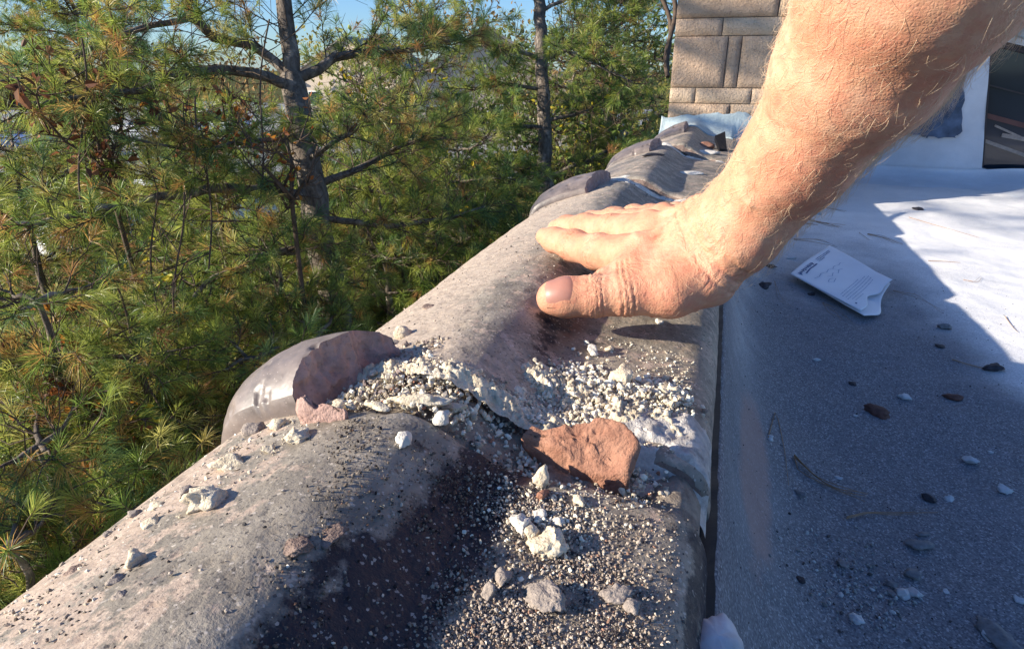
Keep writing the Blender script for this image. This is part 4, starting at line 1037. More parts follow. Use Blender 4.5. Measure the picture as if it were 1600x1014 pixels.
def build_arm():
    h = .0013
    seg = []
    def chain(L, k): seg.append(([ (up(a, b, d), r) for a, b, d, r in L], k))
    fing = [[(up(a, b, d), r) for a, b, d, r in L] for L in FING.values()]
    body = [[(up(a, b, d), r) for a, b, d, r in L] for L in [FOREA, FOREB]+EXTRA]
    allp = [q for L in fing+body for q in L]
    lo = np.min([p-r for p, r in allp], 0)-.012; hi = np.max([p+r for p, r in allp], 0)+.012
    n = np.ceil((hi-lo)/h).astype(int); 
    ax = [lo[i]+h*np.arange(n[i]) for i in range(3)]
    def cone(D, p0, r0, p1, r1, k, pad=.02):
        a = np.maximum(((np.minimum(p0-r0, p1-r1)-pad-lo)/h).astype(int), 0); b = np.minimum(((np.maximum(p0+r0, p1+r1)+pad-lo)/h).astype(int)+1, n)
        sl = tuple(slice(a[i], b[i]) for i in range(3))
        X, Y, Z = np.meshgrid(ax[0][sl[0]], ax[1][sl[1]], ax[2][sl[2]], indexing='ij', sparse=True)
        d = p1-p0; L2 = d@d
        t = np.clip(((X-p0[0])*d[0]+(Y-p0[1])*d[1]+(Z-p0[2])*d[2])/L2, 0, 1); rr = r0+(r1-r0)*(t*t*(3-2*t)*.4+t*.6)
        v = np.sqrt((X-p0[0]-t*d[0])**2+(Y-p0[1]-t*d[1])**2+(Z-p0[2]-t*d[2])**2)-rr
        D[sl] = smin(D[sl], v, k)
    full = lambda: np.full(tuple(n), .05, np.float32)
    D = full()
    for L in body:
        for (p0, r0), (p1, r1) in zip(L[:-1], L[1:]): cone(D, p0, r0, p1, r1, .010, .03)
    FD = full()
    for L in fing:
        T = full()
        for (p0, r0), (p1, r1) in zip(L[:-1], L[1:]): cone(T, p0, r0, p1, r1, .0045)
        # knuckle swelling at the middle joints
        for j in (2, 3):
            p, r = L[j]; cone(T, p, r*1.03, p+np.array([1e-4, 0, 0]), r*1.03, .004)
        FD = np.minimum(FD, T)
    D = smin(D, FD, .0085)
    # heads of the knuckles and tendons on the back of the hand
    W = up(1085, 340, .428)
    for nm, lift in (('index', .0150), ('middle', .0155), ('ring', .0155), ('little', .0145)):
        p, r = [(up(a, b, d), rr) for a, b, d, rr in FING[nm]][-1]
        nrm = CU*.75 - CF*.45; nrm /= np.linalg.norm(nrm)
        q = p+nrm*(r-.0045); D_ = D; cone(D, q, .0062, q+np.array([1e-4, 0, 0]), .0062, .006)
        cone(D, q, .0022, W+nrm*.012, .0022, .004)
    V, Fq = surface_nets(D, lo, h)
    # smooth, then add flesh detail
    E_ = np.concatenate([Fq[:, [0, 1]], Fq[:, [1, 2]], Fq[:, [2, 3]], Fq[:, [3, 0]]])
    for it in range(5):
        A = np.zeros_like(V); c = np.zeros(len(V))
        np.add.at(A, E_[:, 0], V[E_[:, 1]]); np.add.at(A, E_[:, 1], V[E_[:, 0]]); np.add.at(c, E_[:, 0], 1); np.add.at(c, E_[:, 1], 1)
        V = V*.35+.65*A/c[:, None]
    n1 = np.cross(V[Fq[:, 2]]-V[Fq[:, 0]], V[Fq[:, 3]]-V[Fq[:, 1]]); N = np.zeros_like(V)
    for j in range(4): np.add.at(N, Fq[:, j], n1)
    N /= np.linalg.norm(N, axis=1)[:, None]+1e-12
    disp = .0022*(fbm(V, 38, 3, 80)-.5) + .0009*(fbm(V, 110, 3, 81)-.5)
    crease = np.zeros(len(V)); flush = .45*sstep(.45, .7, fbm(V, 22, 3, 82))
    def ring(p, axis, w, depth, rad):
        nonlocal disp, crease
        axis = axis/np.linalg.norm(axis); s = (V-p)@axis; rr = np.linalg.norm(V-p-s[:, None]*axis, axis=1)
        wob = .0012*(fbm(V, 90, 2, 83)-.5)*2; k = np.exp(-((s+wob)/w)**2)*(rr < rad); disp = disp-depth*k
        crease = np.maximum(crease, np.exp(-(s/(w*9))**2)*(rr < rad))
    def P(nm, j): a, b, d, r = FING[nm][j]; return up(a, b, d), r
    for nm in FING:
        for j, offs in ((2, (-.0042, -.0016, .0012, .004)), (3, (-.0035, 0, .0035))):
            p, r = P(nm, j); q, _ = P(nm, j-1); a = (p-q)/np.linalg.norm(p-q)
            for o_ in offs: ring(p+a*o_, a, .00045 if nm != 'thumb' else .0006, .00055 if nm != 'thumb' else .0011, r*1.7)
        p, r = P(nm, 1); d_ = np.linalg.norm(V-p, axis=1); flush = np.maximum(flush, .6*np.exp(-(d_/.016)**2))
    # wrist folds
    wp = up(1112, 375, .42); wa = up(1180, 300, .395)-up(1060, 400, .43); wa /= np.linalg.norm(wa)
    for o_ in (-.006, .001, .009): ring(wp+wa*o_, wa, .0009, .0009, .06)
    # creases fanning over the ball of the thumb
    tp = up(955, 440, .412); ta = up(1050, 405, .40)-up(960, 470, .42); ta /= np.linalg.norm(ta)
    dt_ = np.linalg.norm(V-up(985, 440, .41), axis=1); ss = (V-tp)@ta
    disp -= .00026*np.exp(-(dt_/.024)**2)*(.5+.5*np.sin((ss+.004*fbm(V, 50, 3, 85))*1500))
    crease = np.maximum(crease, np.exp(-(dt_/.03)**2))
    hd = np.linalg.norm(V-up(1020, 400, .43), axis=1); flush = np.maximum(flush, .35*np.exp(-(hd/.05)**2))
    for path, amp, wd in (([(1120,330,.41),(1070,350,.425),(1020,372,.43),(985,385,.44)], .0011, .0016), ([(1150,350,.40),(1100,372,.41),(1060,400,.41),(1030,425,.41)], .0010, .0018),
                          ([(1070,350,.425),(1050,385,.42),(1010,395,.43)], .0008, .0013), ([(1180,250,.38),(1165,320,.39),(1130,380,.40)], .0009, .0018), ([(1290,60,.30),(1270,160,.325),(1225,240,.35),(1190,300,.37)], .0012, .0024)):
        Q = np.array([up(*q_) for q_ in path]); dm = np.full(len(V), 9.0)
        for a_, b2_ in zip(Q[:-1], Q[1:]):
            d_ = b2_-a_; t_ = np.clip(((V-a_)@d_)/(d_@d_), 0, 1); X_ = V-a_-t_[:, None]*d_; ap = (X_*N).sum(1)[:, None]*N; lat = np.linalg.norm(X_-ap, axis=1); lat = np.where(np.linalg.norm(X_, axis=1) < .045, lat, 9); dm = np.minimum(dm, lat)
        disp += amp*np.exp(-(dm/wd)**2)*((N@(CP-Q[0])) > 0)
    V = V+N*disp[:, None]
    root = empty('person', tuple(up(1300, 200, .34)))
    tag(root, 'bare freckled forearm and right hand with blond hairs pressing on the second coping tile', 'person')
    inv = Matrix.Translation(-root.location)
    o = mesh_np('body', V, Fq[:, ::-1] if False else Fq, MT['skin'], attrs={'crease': crease, 'flush': flush}); o.parent = root; o.matrix_parent_inverse = inv
    return root, V, N, Fq, inv
arm, AV, AN, AF, ainv = build_arm()
from mathutils.bvhtree import BVHTree
bvh = BVHTree.FromPolygons([tuple(v) for v in AV], [tuple(f) for f in AF])
def nail(cpx, depth_hint, tipdir, nrm_hint, wid, lng, label=None, name='thumb_nail', up_=None):
    c = cpx; t = tipdir/np.linalg.norm(tipdir); nn = nrm_hint-t*(nrm_hint@t); nn /= np.linalg.norm(nn); s = np.cross(t, nn)
    n1, n2 = 22, 18; V = []; ok = True
    for i in range(n1+1):
        for j in range(n2+1):
            u, v = i/n1*2-1, j/n2*2-1          # u along the finger, v across
            # squircle outline
            k = (1-.18*max(0, u)**2*v*v-.10*v*v*0) ; uu, vv = u*math.sqrt(1-v*v*.38), v*math.sqrt(1-u*u*.22)
            q = c+t*uu*lng/2+s*vv*wid/2
            hit, no, _, _ = bvh.ray_cast(Vector(q+nn*.03), Vector(-nn), .06)
            hp = np.array(hit) if hit else q
            e = max(abs(u), abs(v)); off = .00045*(1-e**6)-.0007*(e > .99)
            V.append(hp+nn*off)
    V = np.array(V); 
    I, J = np.meshgrid(np.arange(n1), np.arange(n2), indexing='ij'); m_ = n2+1
    Fq = np.stack([I*m_+J, (I+1)*m_+J, (I+1)*m_+J+1, I*m_+J+1], -1).reshape(-1, 4)
    # even out raycast bumps
    G = V.reshape(n1+1, n2+1, 3)
    for _ in range(6):
        G[1:-1, 1:-1] = .25*(G[:-2, 1:-1]+G[2:, 1:-1]+G[1:-1, :-2]+G[1:-1, 2:])
    o = mesh_np(name, G.reshape(-1, 3), Fq, MT['nail']); o.parent = arm; o.matrix_parent_inverse = ainv
    md = o.modifiers.new('t', 'SOLIDIFY'); md.thickness = .0007; md.offset = 0
tt = up(866, 465, .418)-up(930, 462, .415)
nail(up(874, 459, .415), 0, tt, -CF*.80+CU*.45, .0235, .0200)

def arm_hairs(n=2600):
    b_ = np.array([up(a, b, d) for a, b, d, r in FOREA]); 
    A, B = b_[1], b_[-2]; ax = (A-B)/np.linalg.norm(A-B)       # towards the hand
    ctr = AV[AF].mean(1); nr = AN[AF[:, 0]]
    s = ((ctr-B)@ax)/np.linalg.norm(A-B)
    facing = (nr*(CP-ctr)).sum(1)/np.linalg.norm(CP-ctr, axis=1)
    w = sstep(-.35, .0, s)*(1-sstep(1.02, 1.25, s))
    side = nr@CR
    w = w*(.35+1.3*sstep(.1, .9, side)+.7*sstep(-.3, -.9, side)+.6*sstep(.3, .05, np.abs(facing)))*(facing > -.5)*sstep(.2, .5, fbm(ctr, 25, 2, 90)+.2)
    w /= w.sum(); ids = rng.choice(len(ctr), n, p=w); V = []; Fs = []; nn = 0; K = 7
    for i in ids:
        p, nn_ = ctr[i], nr[i]
        t = ax-nn_*(ax@nn_); t /= np.linalg.norm(t); bnm = np.cross(nn_, t)
        a = rng.normal(0, .55)-.25; d = t*math.cos(a)+bnm*math.sin(a); L = rng.uniform(.005, .015)*(1+.5*(side[i] > .3)); curl = rng.normal(0, 1.7); liftv = rng.uniform(.25, .8)
        pts = []; q = p-nn_*.0005; 
        for k in range(K):
            pts.append(q); f = k/(K-1); dd = d*math.cos(curl*f)+np.cross(nn_, d)*math.sin(curl*f)+nn_*liftv*(1-1.5*f); dd /= np.linalg.norm(dd); q = q+dd*L/(K-1)
        pts = np.array(pts); r = .000085*np.linspace(1, .35, K)*rng.uniform(.7, 1.2)
        T = np.gradient(pts, axis=0); T /= np.linalg.norm(T, axis=1)[:, None]; U_ = np.cross(T, nn_+.01); U_ /= np.linalg.norm(U_, axis=1)[:, None]+1e-9; W_ = np.cross(T, U_)
        VV = np.stack([pts+U_*r[:, None], pts+(-.5*U_+.866*W_)*r[:, None], pts+(-.5*U_-.866*W_)*r[:, None]], 1).reshape(-1, 3)
        ii = np.arange(K-1)[:, None]*3; j = np.arange(3)[None]; Fs.append(np.stack([ii+j, ii+(j+1) % 3, ii+3+(j+1) % 3, ii+3+j], -1).reshape(-1, 4)+nn); V.append(VV); nn += len(VV)
    o = mesh_np('arm_hair', np.concatenate(V), np.concatenate(Fs), MT['hair']); o.parent = arm; o.matrix_parent_inverse = ainv
    o['kind'] = 'stuff'
arm_hairs()

# ------------------------------------------------------------ trees beyond the parapet
GREEN = [(.17, .25, .055), (.27, .33, .065), (.12, .20, .075), (.38, .41, .09), (.46, .43, .13)]
NW = [4, 4, 3, 3, 1.2]
GOLD = [(.50, .30, .09), (.40, .21, .08), (.42, .34, .10)]
def needles_mesh(T, Dn, L, m_, col, width=.0016, shoot=.045, spread=(.12, 1.05)):
    """T tuft tips (N,3), Dn directions, L needle lengths -> verts, faces, colours"""
    N_ = len(T); T = np.repeat(T, m_, 0); D = np.repeat(Dn, m_, 0); L = np.repeat(L, m_)*(rng.uniform(.7, 1.1, N_*m_)); c = np.repeat(col, m_, 0)
    n = len(T); u = rng.random(n); base = T-D*(u*shoot)[:, None]
    r = rng.normal(size=(n, 3)); r -= D*(r*D).sum(1)[:, None]; r /= np.linalg.norm(r, axis=1)[:, None]+1e-9
    phi = spread[0]+(spread[1]-spread[0])*u**.7+rng.normal(0, .12, n)
    d = D*np.cos(phi)[:, None]+r*np.sin(phi)[:, None]
    mid = base+d*(L*.55)[:, None]+np.array([0, 0, -1])*(L*.03)[:, None]; tip = base+d*L[:, None]+np.array([0, 0, -1])*(L*.20)[:, None]
    w = np.cross(d, rng.normal(size=(n, 3))); w /= np.linalg.norm(w, axis=1)[:, None]+1e-9; w *= width/2
    V = np.stack([base+w*.7, base-w*.7, mid+w, mid-w, tip], 1).reshape(-1, 3)
    i = np.arange(n)[:, None]*5
    q = i+np.array([0, 1, 3, 2]); t = i+np.array([2, 3, 4])
    c = np.clip(c*rng.uniform(.7, 1.35, (n, 1)), 0, 1); return V, q, t, np.repeat(c, 5, 0)
def keep_pt(p):
    if p[0] > -.38 and p[1] < 2.5: return False
    if p[0] > .0: return False
    return np.linalg.norm(p-CP) > 1.15
def unit(v): return v/(np.linalg.norm(v)+1e-12)
class Tree:
    def __init__(s, name, label, cat, group, base, gold=.15, dens=1.0, nlen=.085, nn=34, width=.0017, tw=1.0):
        s.root = empty(name, tuple(base)); tag(s.root, label, cat, group); s.tr = MB(); s.tw = MB(); s.T = []; s.D = []; s.G = []; s.gold = gold; s.dens = dens; s.nlen = nlen; s.nn = nn; s.width = width; s.twr = tw; s.base = np.array(base)
    def limb(s, P, r0, r1, n=7, twigs=True, tl=.6, skip=.15, dens=1.0, updir=.12):
        P = np.array(P, float); seg = np.linalg.norm(np.diff(P, axis=0), axis=1); S = np.concatenate([[0], np.cumsum(seg)]); k = max(6, int(S[-1]/.12)); u = np.linspace(0, S[-1], k)
        Q = np.stack([np.interp(u, S, P[:, c]) for c in range(3)], -1); 
        Q[1:-1] += (rng.normal(0, 1, (k-2, 3)))*min(.010, r0*.4)
        s.tr.tube(Q, np.linspace(r0, r1, k), n)
        if not twigs: return Q
        m_ = int(S[-1]/.085*s.dens*dens); side = 1
        for i in range(m_):
            f = skip+(1-skip)*(i+rnd.random())/m_; p = np.array([np.interp(f*S[-1], S, P[:, c]) for c in range(3)]); a = unit(np.array([np.interp(min(1, f+.05)*S[-1], S, P[:, c]) for c in range(3)])-np.array([np.interp(max(0, f-.05)*S[-1], S, P[:, c]) for c in range(3)]))
            side = -side; lat = unit(np.cross(a, [0, 0, 1]))*side
            d = unit(a*rnd.uniform(.3, .9)+lat*rnd.uniform(.5, 1.1)+np.array([0, 0, rnd.uniform(-.35, .55)])); s.twig(p, d, tl*(1.1-.6*f)*rnd.uniform(.5, 1.1))
        s.twig(P[-1], unit(P[-1]-P[-2]), tl*.5)
        return Q
    def twig(s, p, d, L, depth=0):
        if depth == 0:
            for _ in range(2):      # bare dead twigs
                a = unit(d+rng.normal(0, .8, 3)); q1 = p+a*L*.4; q2 = q1+unit(a+rng.normal(0, .4, 3))*L*.4; q3 = q2+unit(a+rng.normal(0, .6, 3))*L*.3
                if keep_pt(q3): s.tw.tube([p, q1, q2, q3], np.array([.0030, .0024, .0018, .0010])*s.twr, 4, cap=False)
        k = 5; pts = [p]; dd = d.copy()
        for i in range(k-1): dd = unit(dd+rng.normal(0, .16, 3)+np.array([0, 0, .05])); pts.append(pts[-1]+dd*L/(k-1))
        if not keep_pt(pts[-1]): return
        s.tw.tube(np.array(pts), np.linspace(.0042, .0020, k)*s.twr*(1 if depth == 0 else .7), 4, cap=False)
        if depth == 0:
            ns_ = max(2, int(L/.075))
            for i in range(ns_):
                f = .2+.8*(i+.5)/ns_; j = min(k-2, int(f*(k-1))); q = pts[j]+(pts[j+1]-pts[j])*(f*(k-1)-j)
                a = unit(pts[j+1]-pts[j]); r = unit(np.cross(a, rng.normal(size=3))); s.twig(q, unit(a*.8+r*.8+np.array([0, 0, .12])), rnd.uniform(.07, .17), 1)
        s.T.append(pts[-1]); s.D.append(dd); s.G.append(1 if (rnd.random() < .7*s.gold*(2.0 if vnoise(np.array([p*2.2]), 5)[0] > .55 else .5)) else 0)
        if depth == 0 or rnd.random() < .4:
            s.T.append(pts[2]); s.D.append(unit(pts[2]-pts[1])); s.G.append(1 if rnd.random() < s.gold*1.6 else 0)
    def finish(s):
        T = np.array(s.T); D = np.array(s.D); G = np.array(s.G)
        kp = np.array([keep_pt(t) for t in T]); T, D, G = T[kp], D[kp], G[kp]; n = len(T)
        c = np.array(GREEN)[rng.choice(len(GREEN), n, p=np.array(NW)/sum(NW))]; g = np.array(GOLD)[rng.choice(3, n)]; c = np.where(G[:, None] == 1, g, c)
        cl = fbm(T, 1.6, 2, 12); c = c*(.75+.6*cl)[:, None]
        V, q, t, cc = needles_mesh(T, D, s.nlen*rng.uniform(.75, 1.15, n), s.nn, c, s.width)
        s.tr.build('trunk', MT['bark'], None).parent = s.root; o = s.root.children[-1]; o.matrix_parent_inverse = Matrix.Translation(-s.root.location)
        tv = np.concatenate(s.tw.v); nv = len(tv); tq = np.concatenate(s.tw.f[4])
        o = mesh_np('crown', np.concatenate([tv, V]), [np.concatenate([tq, q+nv]), t+nv], [MT['twig'], MT['needle']], smooth=False,
            matidx=np.concatenate([np.zeros(len(tq)), np.ones(len(q)), np.ones(len(t))]), cols=np.concatenate([np.full((nv, 3), .1), cc]))
        o.parent = s.root; o.matrix_parent_inverse = Matrix.Translation(-s.root.location); return n
def gr(p): return np.array([p[0], p[1], ZG-.1])
TG = 'white pines beyond the parapet'
# T1: the leaning forked pine
c_ = up(455, 120, 4.0); lowp = up(522, 480, 4.05)
t = Tree('pine_tree', 'tall forked white pine with grey sunlit trunk, nearest on the left of the photo', 'pine tree', TG, gr(lowp), gold=.20, dens=1.25, nn=40, width=.0024, nlen=.095, tw=1.0)
t.limb([gr(lowp)+[.15, .1, 0], up(530, 700, 4.1), lowp, up(492, 310, 4), up(470, 200, 4), c_], .12, .075, 12, False)
t.limb([c_, up(452, 60, 4), up(440, -60, 4.05), up(425, -260, 4.1)], .055, .035, 8, True, .7, .1)
t.limb([c_, up(405, 72, 3.95), up(335, 62, 3.8), up(300, 28, 3.7), up(287, -30, 3.7), up(280, -120, 3.7)], .033, .018, 8, True, .6)
t.limb([up(300, 28, 3.7), up(220, 45, 3.5), up(140, 72, 3.3), up(85, 112, 3.2), up(0, 128, 3.0)], .020, .008, 6, True, .55, .05)
t.limb([up(460, 125, 4), up(500, 105, 4), up(540, 85, 4.1), up(640, 78, 4.3), up(720, 60, 4.6)], .034, .010, 8, True, .6)
t.limb([up(450, 135, 4), up(400, 112, 3.8), up(320, 110, 3.6), up(230, 140, 3.3), up(150, 150, 3.1), up(20, 165, 2.9)], .035, .008, 7, True, .55)
t.limb([up(492, 305, 4), up(430, 298, 3.8), up(370, 295, 3.6), up(280, 300, 3.3), up(200, 318, 3.1), up(90, 345, 2.9), up(0, 352, 2.8)], .036, .012, 8, True, .6, .1)
t.limb([up(490, 290, 4), up(560, 265, 4.2), up(640, 220, 4.4), up(700, 215, 4.7)], .026, .008, 6, True, .6)
t.limb([up(505, 380, 4), up(420, 395, 3.6), up(330, 440, 3.3), up(250, 500, 3.0)], .026, .008, 6, True, .5)
t.limb([up(500, 340, 4), up(600, 350, 4.1), up(690, 345, 4.3), up(770, 320, 4.6)], .024, .007, 6, True, .55)
t.limb([up(510, 430, 4), up(440, 470, 3.6), up(370, 520, 3.3), up(290, 560, 3.1)], .024, .008, 6, True, .5)
t.limb([up(470, 215, 4), up(380, 225, 3.6), up(290, 235, 3.3), up(200, 215, 3.1)], .020, .006, 6, True, .5, .3, .6)
t.limb([up(480, 250, 4), up(545, 210, 3.7), up(600, 170, 3.5)], .018, .006, 6, True, .5, .2, .9)
NT = [t.finish()]
# T2 : straight pine
a = up(846, 90, 7.0)
t = Tree('pine_tree', 'straight slimmer pine rising left of the stone chimney, with a whorl of thin branches', 'pine tree', TG, gr(a), gold=.08, dens=1.2, nlen=.11, nn=30, width=.0036, tw=1.3)
t.limb([gr(a), up(856, 500, 7.1), up(852, 330, 7), up(851, 200, 7), a, up(842, -20, 7), up(836, -200, 7)], .10, .055, 10, False)
for L in ([(846, 92, 7), (790, 76, 6.8), (720, 62, 6.5), (640, 40, 6.2)], [(848, 95, 7), (905, 70, 7.1), (960, 45, 7.2), (1010, 10, 7.3)], [(850, 190, 7), (900, 178, 7), (950, 160, 7.2)], [(850, 200, 7), (780, 195, 6.7), (700, 190, 6.3)],
          [(852, 270, 7), (780, 275, 6.6), (720, 285, 6.2)], [(852, 280, 7), (920, 250, 6.8), (980, 220, 7)], [(853, 350, 7), (760, 370, 6.4), (690, 380, 6)], [(843, 20, 7), (900, -10, 7), (960, -20, 7)], [(843, 0, 7), (780, -20, 7), (700, -30, 6.8)], [(846, 60, 7), (930, 100, 6.6), (990, 130, 6.5)], [(850, 140, 7), (790, 130, 6.9), (740, 140, 6.6)]):
    t.limb([up(*q) for q in L], .026, .008, 6, True, .75)
NT.append(t.finish())
# conifers drawn by spec: (top px,py,depth), crown depth, reach, label...
def spec_pine(px, py, d, crown, reach, label, gold=.12, dens=.8, nlen=.085, nn=30, width=.0017, whorl=.28, lean=(0, 0), tw=1.0, name='pine_tree', grp=TG):
    top = up(px, py, d); b0 = gr(top)+[lean[0], lean[1], 0]; t = Tree(name, label, 'pine tree' if 'pine' in name else 'conifer', grp, b0, gold, dens, nlen, nn, width, tw)
    t.limb([b0, (b0+top)/2+rng.normal(0, .04, 3), top], .035+.012*crown, .010, 8, False); z = 0; k = 0
    while z < crown:
        f = z/crown; p = top+(b0-top)*(z/np.linalg.norm(top-b0)); nb = rnd.choice([3, 4, 5]); a0 = rnd.random()*6.28
        for i in range(nb):
            a = a0+i*6.28/nb+rnd.uniform(-.4, .4); rr = reach*(.25+.75*f**.7)*rnd.uniform(.75, 1.1); dd = np.array([math.cos(a), math.sin(a), 0])
            e = p+dd*rr+[0, 0, rr*rnd.uniform(.05, .45)]; mdp = p+dd*rr*.5+[0, 0, rr*.08]
            t.limb([p, mdp, e], .014, .004, 5, True, .42*min(1.3, reach), .1)
        z += whorl*rnd.uniform(.8, 1.2); k += 1
    return t.finish()
SP = [
 (60, 470, 2.5, 1.8, .75, 'young pine with golden inner needles at the left frame edge, halfway up', .30),
 (215, 560, 2.7, 1.8, .85, 'young bright green pine just below the middle of the left side', .12),
 (60, 700, 2.15, 1.4, .65, 'low young pine with orange dying needles at the bottom left', .38),
 (330, 560, 3.2, 2.0, .9, 'young pine close to the coping, left of the broken collar', .20),
 (235, 790, 2.2, 1.2, .6, 'lowest green pine tip by the left edge of the nearest tile', .18),
 (430, 400, 3.7, 2.2, 1.0, 'dense green pine between the forked pine and the coping', .08),
 (590, 300, 4.8, 2.6, 1.25, 'dark green pine right of the forked trunk', .06),
 (715, 235, 5.8, 3.0, 1.4, 'dark green pine behind the second tile collar', .05),
 (340, 190, 6.2, 3.2, 1.4, 'pale green pine right behind the forked trunk on its left', .10),
 (560, 130, 6.4, 3.4, 1.4, 'grey-green pine in front of the pale house', .08),
 (95, -70, 7.2, 3.6, 1.6, 'tall pine top against the sky at the upper left corner', .14),
 (15, 235, 4.6, 2.6, 1.1, 'thin pine at the left frame edge in front of the blue car', .15),
 (400, 560, 3.0, 1.7, .7, 'young yellow-green pine touching the left side of the glazed collar', .15),
 (130, 640, 3.0, 1.8, .9, 'yellow-green young pine behind the orange-needled one', .15),
 (20, 850, 1.9, 1.0, .5, 'small pine tip in the bottom left corner', .25),
 (500, 520, 3.4, 1.8, .8, 'small dark pine just behind the broken collar', .08),
 (300, 420, 4.6, 2.4, 1.1, 'bright young pine below the white car', .10),
]
for (px, py, d, cr, rc, lb, gd) in SP:
    NT.append(spec_pine(px, py, d, cr, rc, lb, gd, dens=1.25 if d < 4 else 1.0, nn=42 if d < 4 else 32, width=.0021 if d < 4 else .0032, nlen=.095 if d < 4 else .105))
NT.append(spec_pine(965, -60, 8.0, 4.5, 1.5, 'dense dark evergreen standing right beside the stone chimney', .04, .85, .075, 22, .0040, .26, tw=1.6, name='conifer', grp=None))
NT.append(spec_pine(895, 60, 9.5, 4.0, 1.6, 'dull green evergreen behind the straight pine', .05, .7, .085, 20, .0045, .32, tw=1.8, name='conifer', grp=None))
NT.append(spec_pine(640, 30, 9.0, 4.6, 1.9, 'evergreen with tall pointed crown between the two pine trunks', .08, .65, .09, 20, .0042, .36, tw=1.8, name='conifer', grp=None))
# pine outside the frame on the left that dapples the chimney and the far roof
bp = np.array([-3.6, .15, ZG]); t = Tree('pine_tree', 'big pine just outside the left frame edge that dapples the far roof', 'pine tree', TG, bp, .1, .38, .095, 22, .003)
t.limb([bp, (-3.6, .15, 0), (-3.55, .15, 3.2)], .14, .06, 10, False)
for z in (1.5, 1.75, 2.0, 2.3):
    q = np.array([-3.6, .15, z]); t.limb([q, q+[.1, -.3, .05], q+[.15, -.75, .1]], .02, .006, 6, True, .45, .15, 1.5)
for z in np.arange(.7, 3.2, .34):
    for i in range(2):
        a = rnd.random()*6.28; rr = rnd.uniform(.7, 1.2); q = np.array([-3.6, .15, z]); dd = np.array([math.cos(a), math.sin(a), .2])
        if dd[1] < -.25: rr = min(rr, .85)
        t.limb([q, q+dd*rr*.5, q+dd*rr+[0, 0, .1]], .02, .006, 6, True, .6)
NT.append(t.finish())
print('tufts', NT)

# ---------------- broadleaf things
def leaf_cloud(T, Dn, size, col, jitter=.35):
    n = len(T); d = Dn+rng.normal(0, .6, (n, 3)); d /= np.linalg.norm(d, axis=1)[:, None]; w = np.cross(d, rng.normal(size=(n, 3))); w /= np.linalg.norm(w, axis=1)[:, None]+1e-9; nn = np.cross(d, w)
    L = size*rng.uniform(.6, 1.3, n); d = d*L[:, None]; w = w*(L*.30)[:, None]; nn = nn*(L*.16)[:, None]
    V = np.stack([T, T+d*.33+w*.9+nn, T+d*.7+w*.75+nn*.8, T+d, T+d*.7-w*.75+nn*.8, T+d*.33-w*.9+nn, T+d*.5], 1).reshape(-1, 3); i = np.arange(n)[:, None]*7
    F_ = np.concatenate([i+np.array([0, 1, 2, 6]), i+np.array([6, 2, 3, 4]), i+np.array([0, 6, 4, 5])]); c = np.clip(col*rng.uniform(1-jitter, 1+jitter, (n, 1)), 0, 1); return V, F_, np.repeat(c, 7, 0)
def shrub(px, py, d, h, reach, cols, size, n, label, name='shrub', cat='shrub', grp=None, stems=7):
    top = up(px, py, d); b0 = gr(top); root = empty(name, tuple(b0)); tag(root, label, cat, grp); inv = Matrix.Translation(-root.location); mb = MB(); tips = []; dirs = []
    start = top-[0, 0, h]
    mb.tube([b0, (b0+start)/2+rng.normal(0, .05, 3), start], [.02, .016, .012], 6)
    for i in range(stems):
        a = rnd.random()*6.28; e = start+np.array([math.cos(a)*reach*rnd.uniform(.3, 1), math.sin(a)*reach*rnd.uniform(.3, 1), h*rnd.uniform(.6, 1.1)]); P = [start+(e-start)*f+rng.normal(0, .03, 3)*(f > 0) for f in np.linspace(0, 1, 6)]; mb.tube(P, np.linspace(.009, .003, 6), 5)
        for j in range(1, 6):
            for q in range(4):
                dd = unit(rng.normal(size=3)+[0, 0, .4]); L = rnd.uniform(.1, .28)*reach/.5; p2 = P[j]+dd*L
                if keep_pt(p2): mb.tube([P[j], P[j]+dd*L*.5+rng.normal(0, .01, 3), p2], [.003, .0022, .0014], 4, cap=False); tips.append((P[j], p2))
    T = []; D = []
    for k in range(n):
        a, b_ = tips[rnd.randrange(len(tips))]; f = rnd.uniform(.25, 1.05); T.append(a+(b_-a)*f); D.append(unit(b_-a)+[0, 0, -.3])
    c = np.array(cols)[rng.choice(len(cols), n)]; V, F_, cc = leaf_cloud(np.array(T), np.array(D), size, c)
    o = mb.build('stem', MT['twig'], None); o.parent = root; o.matrix_parent_inverse = inv
    o = mesh_np('foliage', V, F_, MT['leaf'], smooth=False, cols=cc); o.parent = root; o.matrix_parent_inverse = inv
BR = [(.20, .075, .035), (.26, .10, .045), (.15, .07, .045), (.30, .15, .08)]; YL = [(.55, .42, .03), (.62, .50, .05), (.40, .38, .05)]; OR = [(.42, .14, .03), (.50, .22, .04), (.30, .10, .03)]; LG = [(.15, .22, .05), (.22, .29, .06), (.11, .17, .04), (.36, .36, .08)]
shrub(60, 540, 2.5, .55, .28, BR+OR, .055, 170, 'sapling with clustered rust-brown dead leaves at the left frame edge')
shrub(130, 110, 3.0, .5, .40, BR, .055, 190, 'hanging brown oak leaves in the pine branches at the upper left', name='oak_sapling')
shrub(265, 400, 3.3, .45, .30, YL+LG, .040, 150, 'sapling with vivid lemon yellow leaves in front of the white car')
shrub(310, 130, 3.6, .5, .40, OR+BR, .045, 170, 'sapling with orange leaves between the upper pine limbs')
shrub(150, 600, 2.6, .4, .4, YL+OR+LG, .040, 170, 'low sapling with mixed yellow and orange leaves at lower left')
shrub(600, 100, 5.0, .7, .55, YL+LG, .055, 190, 'sapling with yellow-green leaves between the two trunks')
shrub(650, 280, 5.0, .8, .6, YL+LG, .05, 170, 'yellow-flecked shrub in front of the dark pine right of the forked trunk')
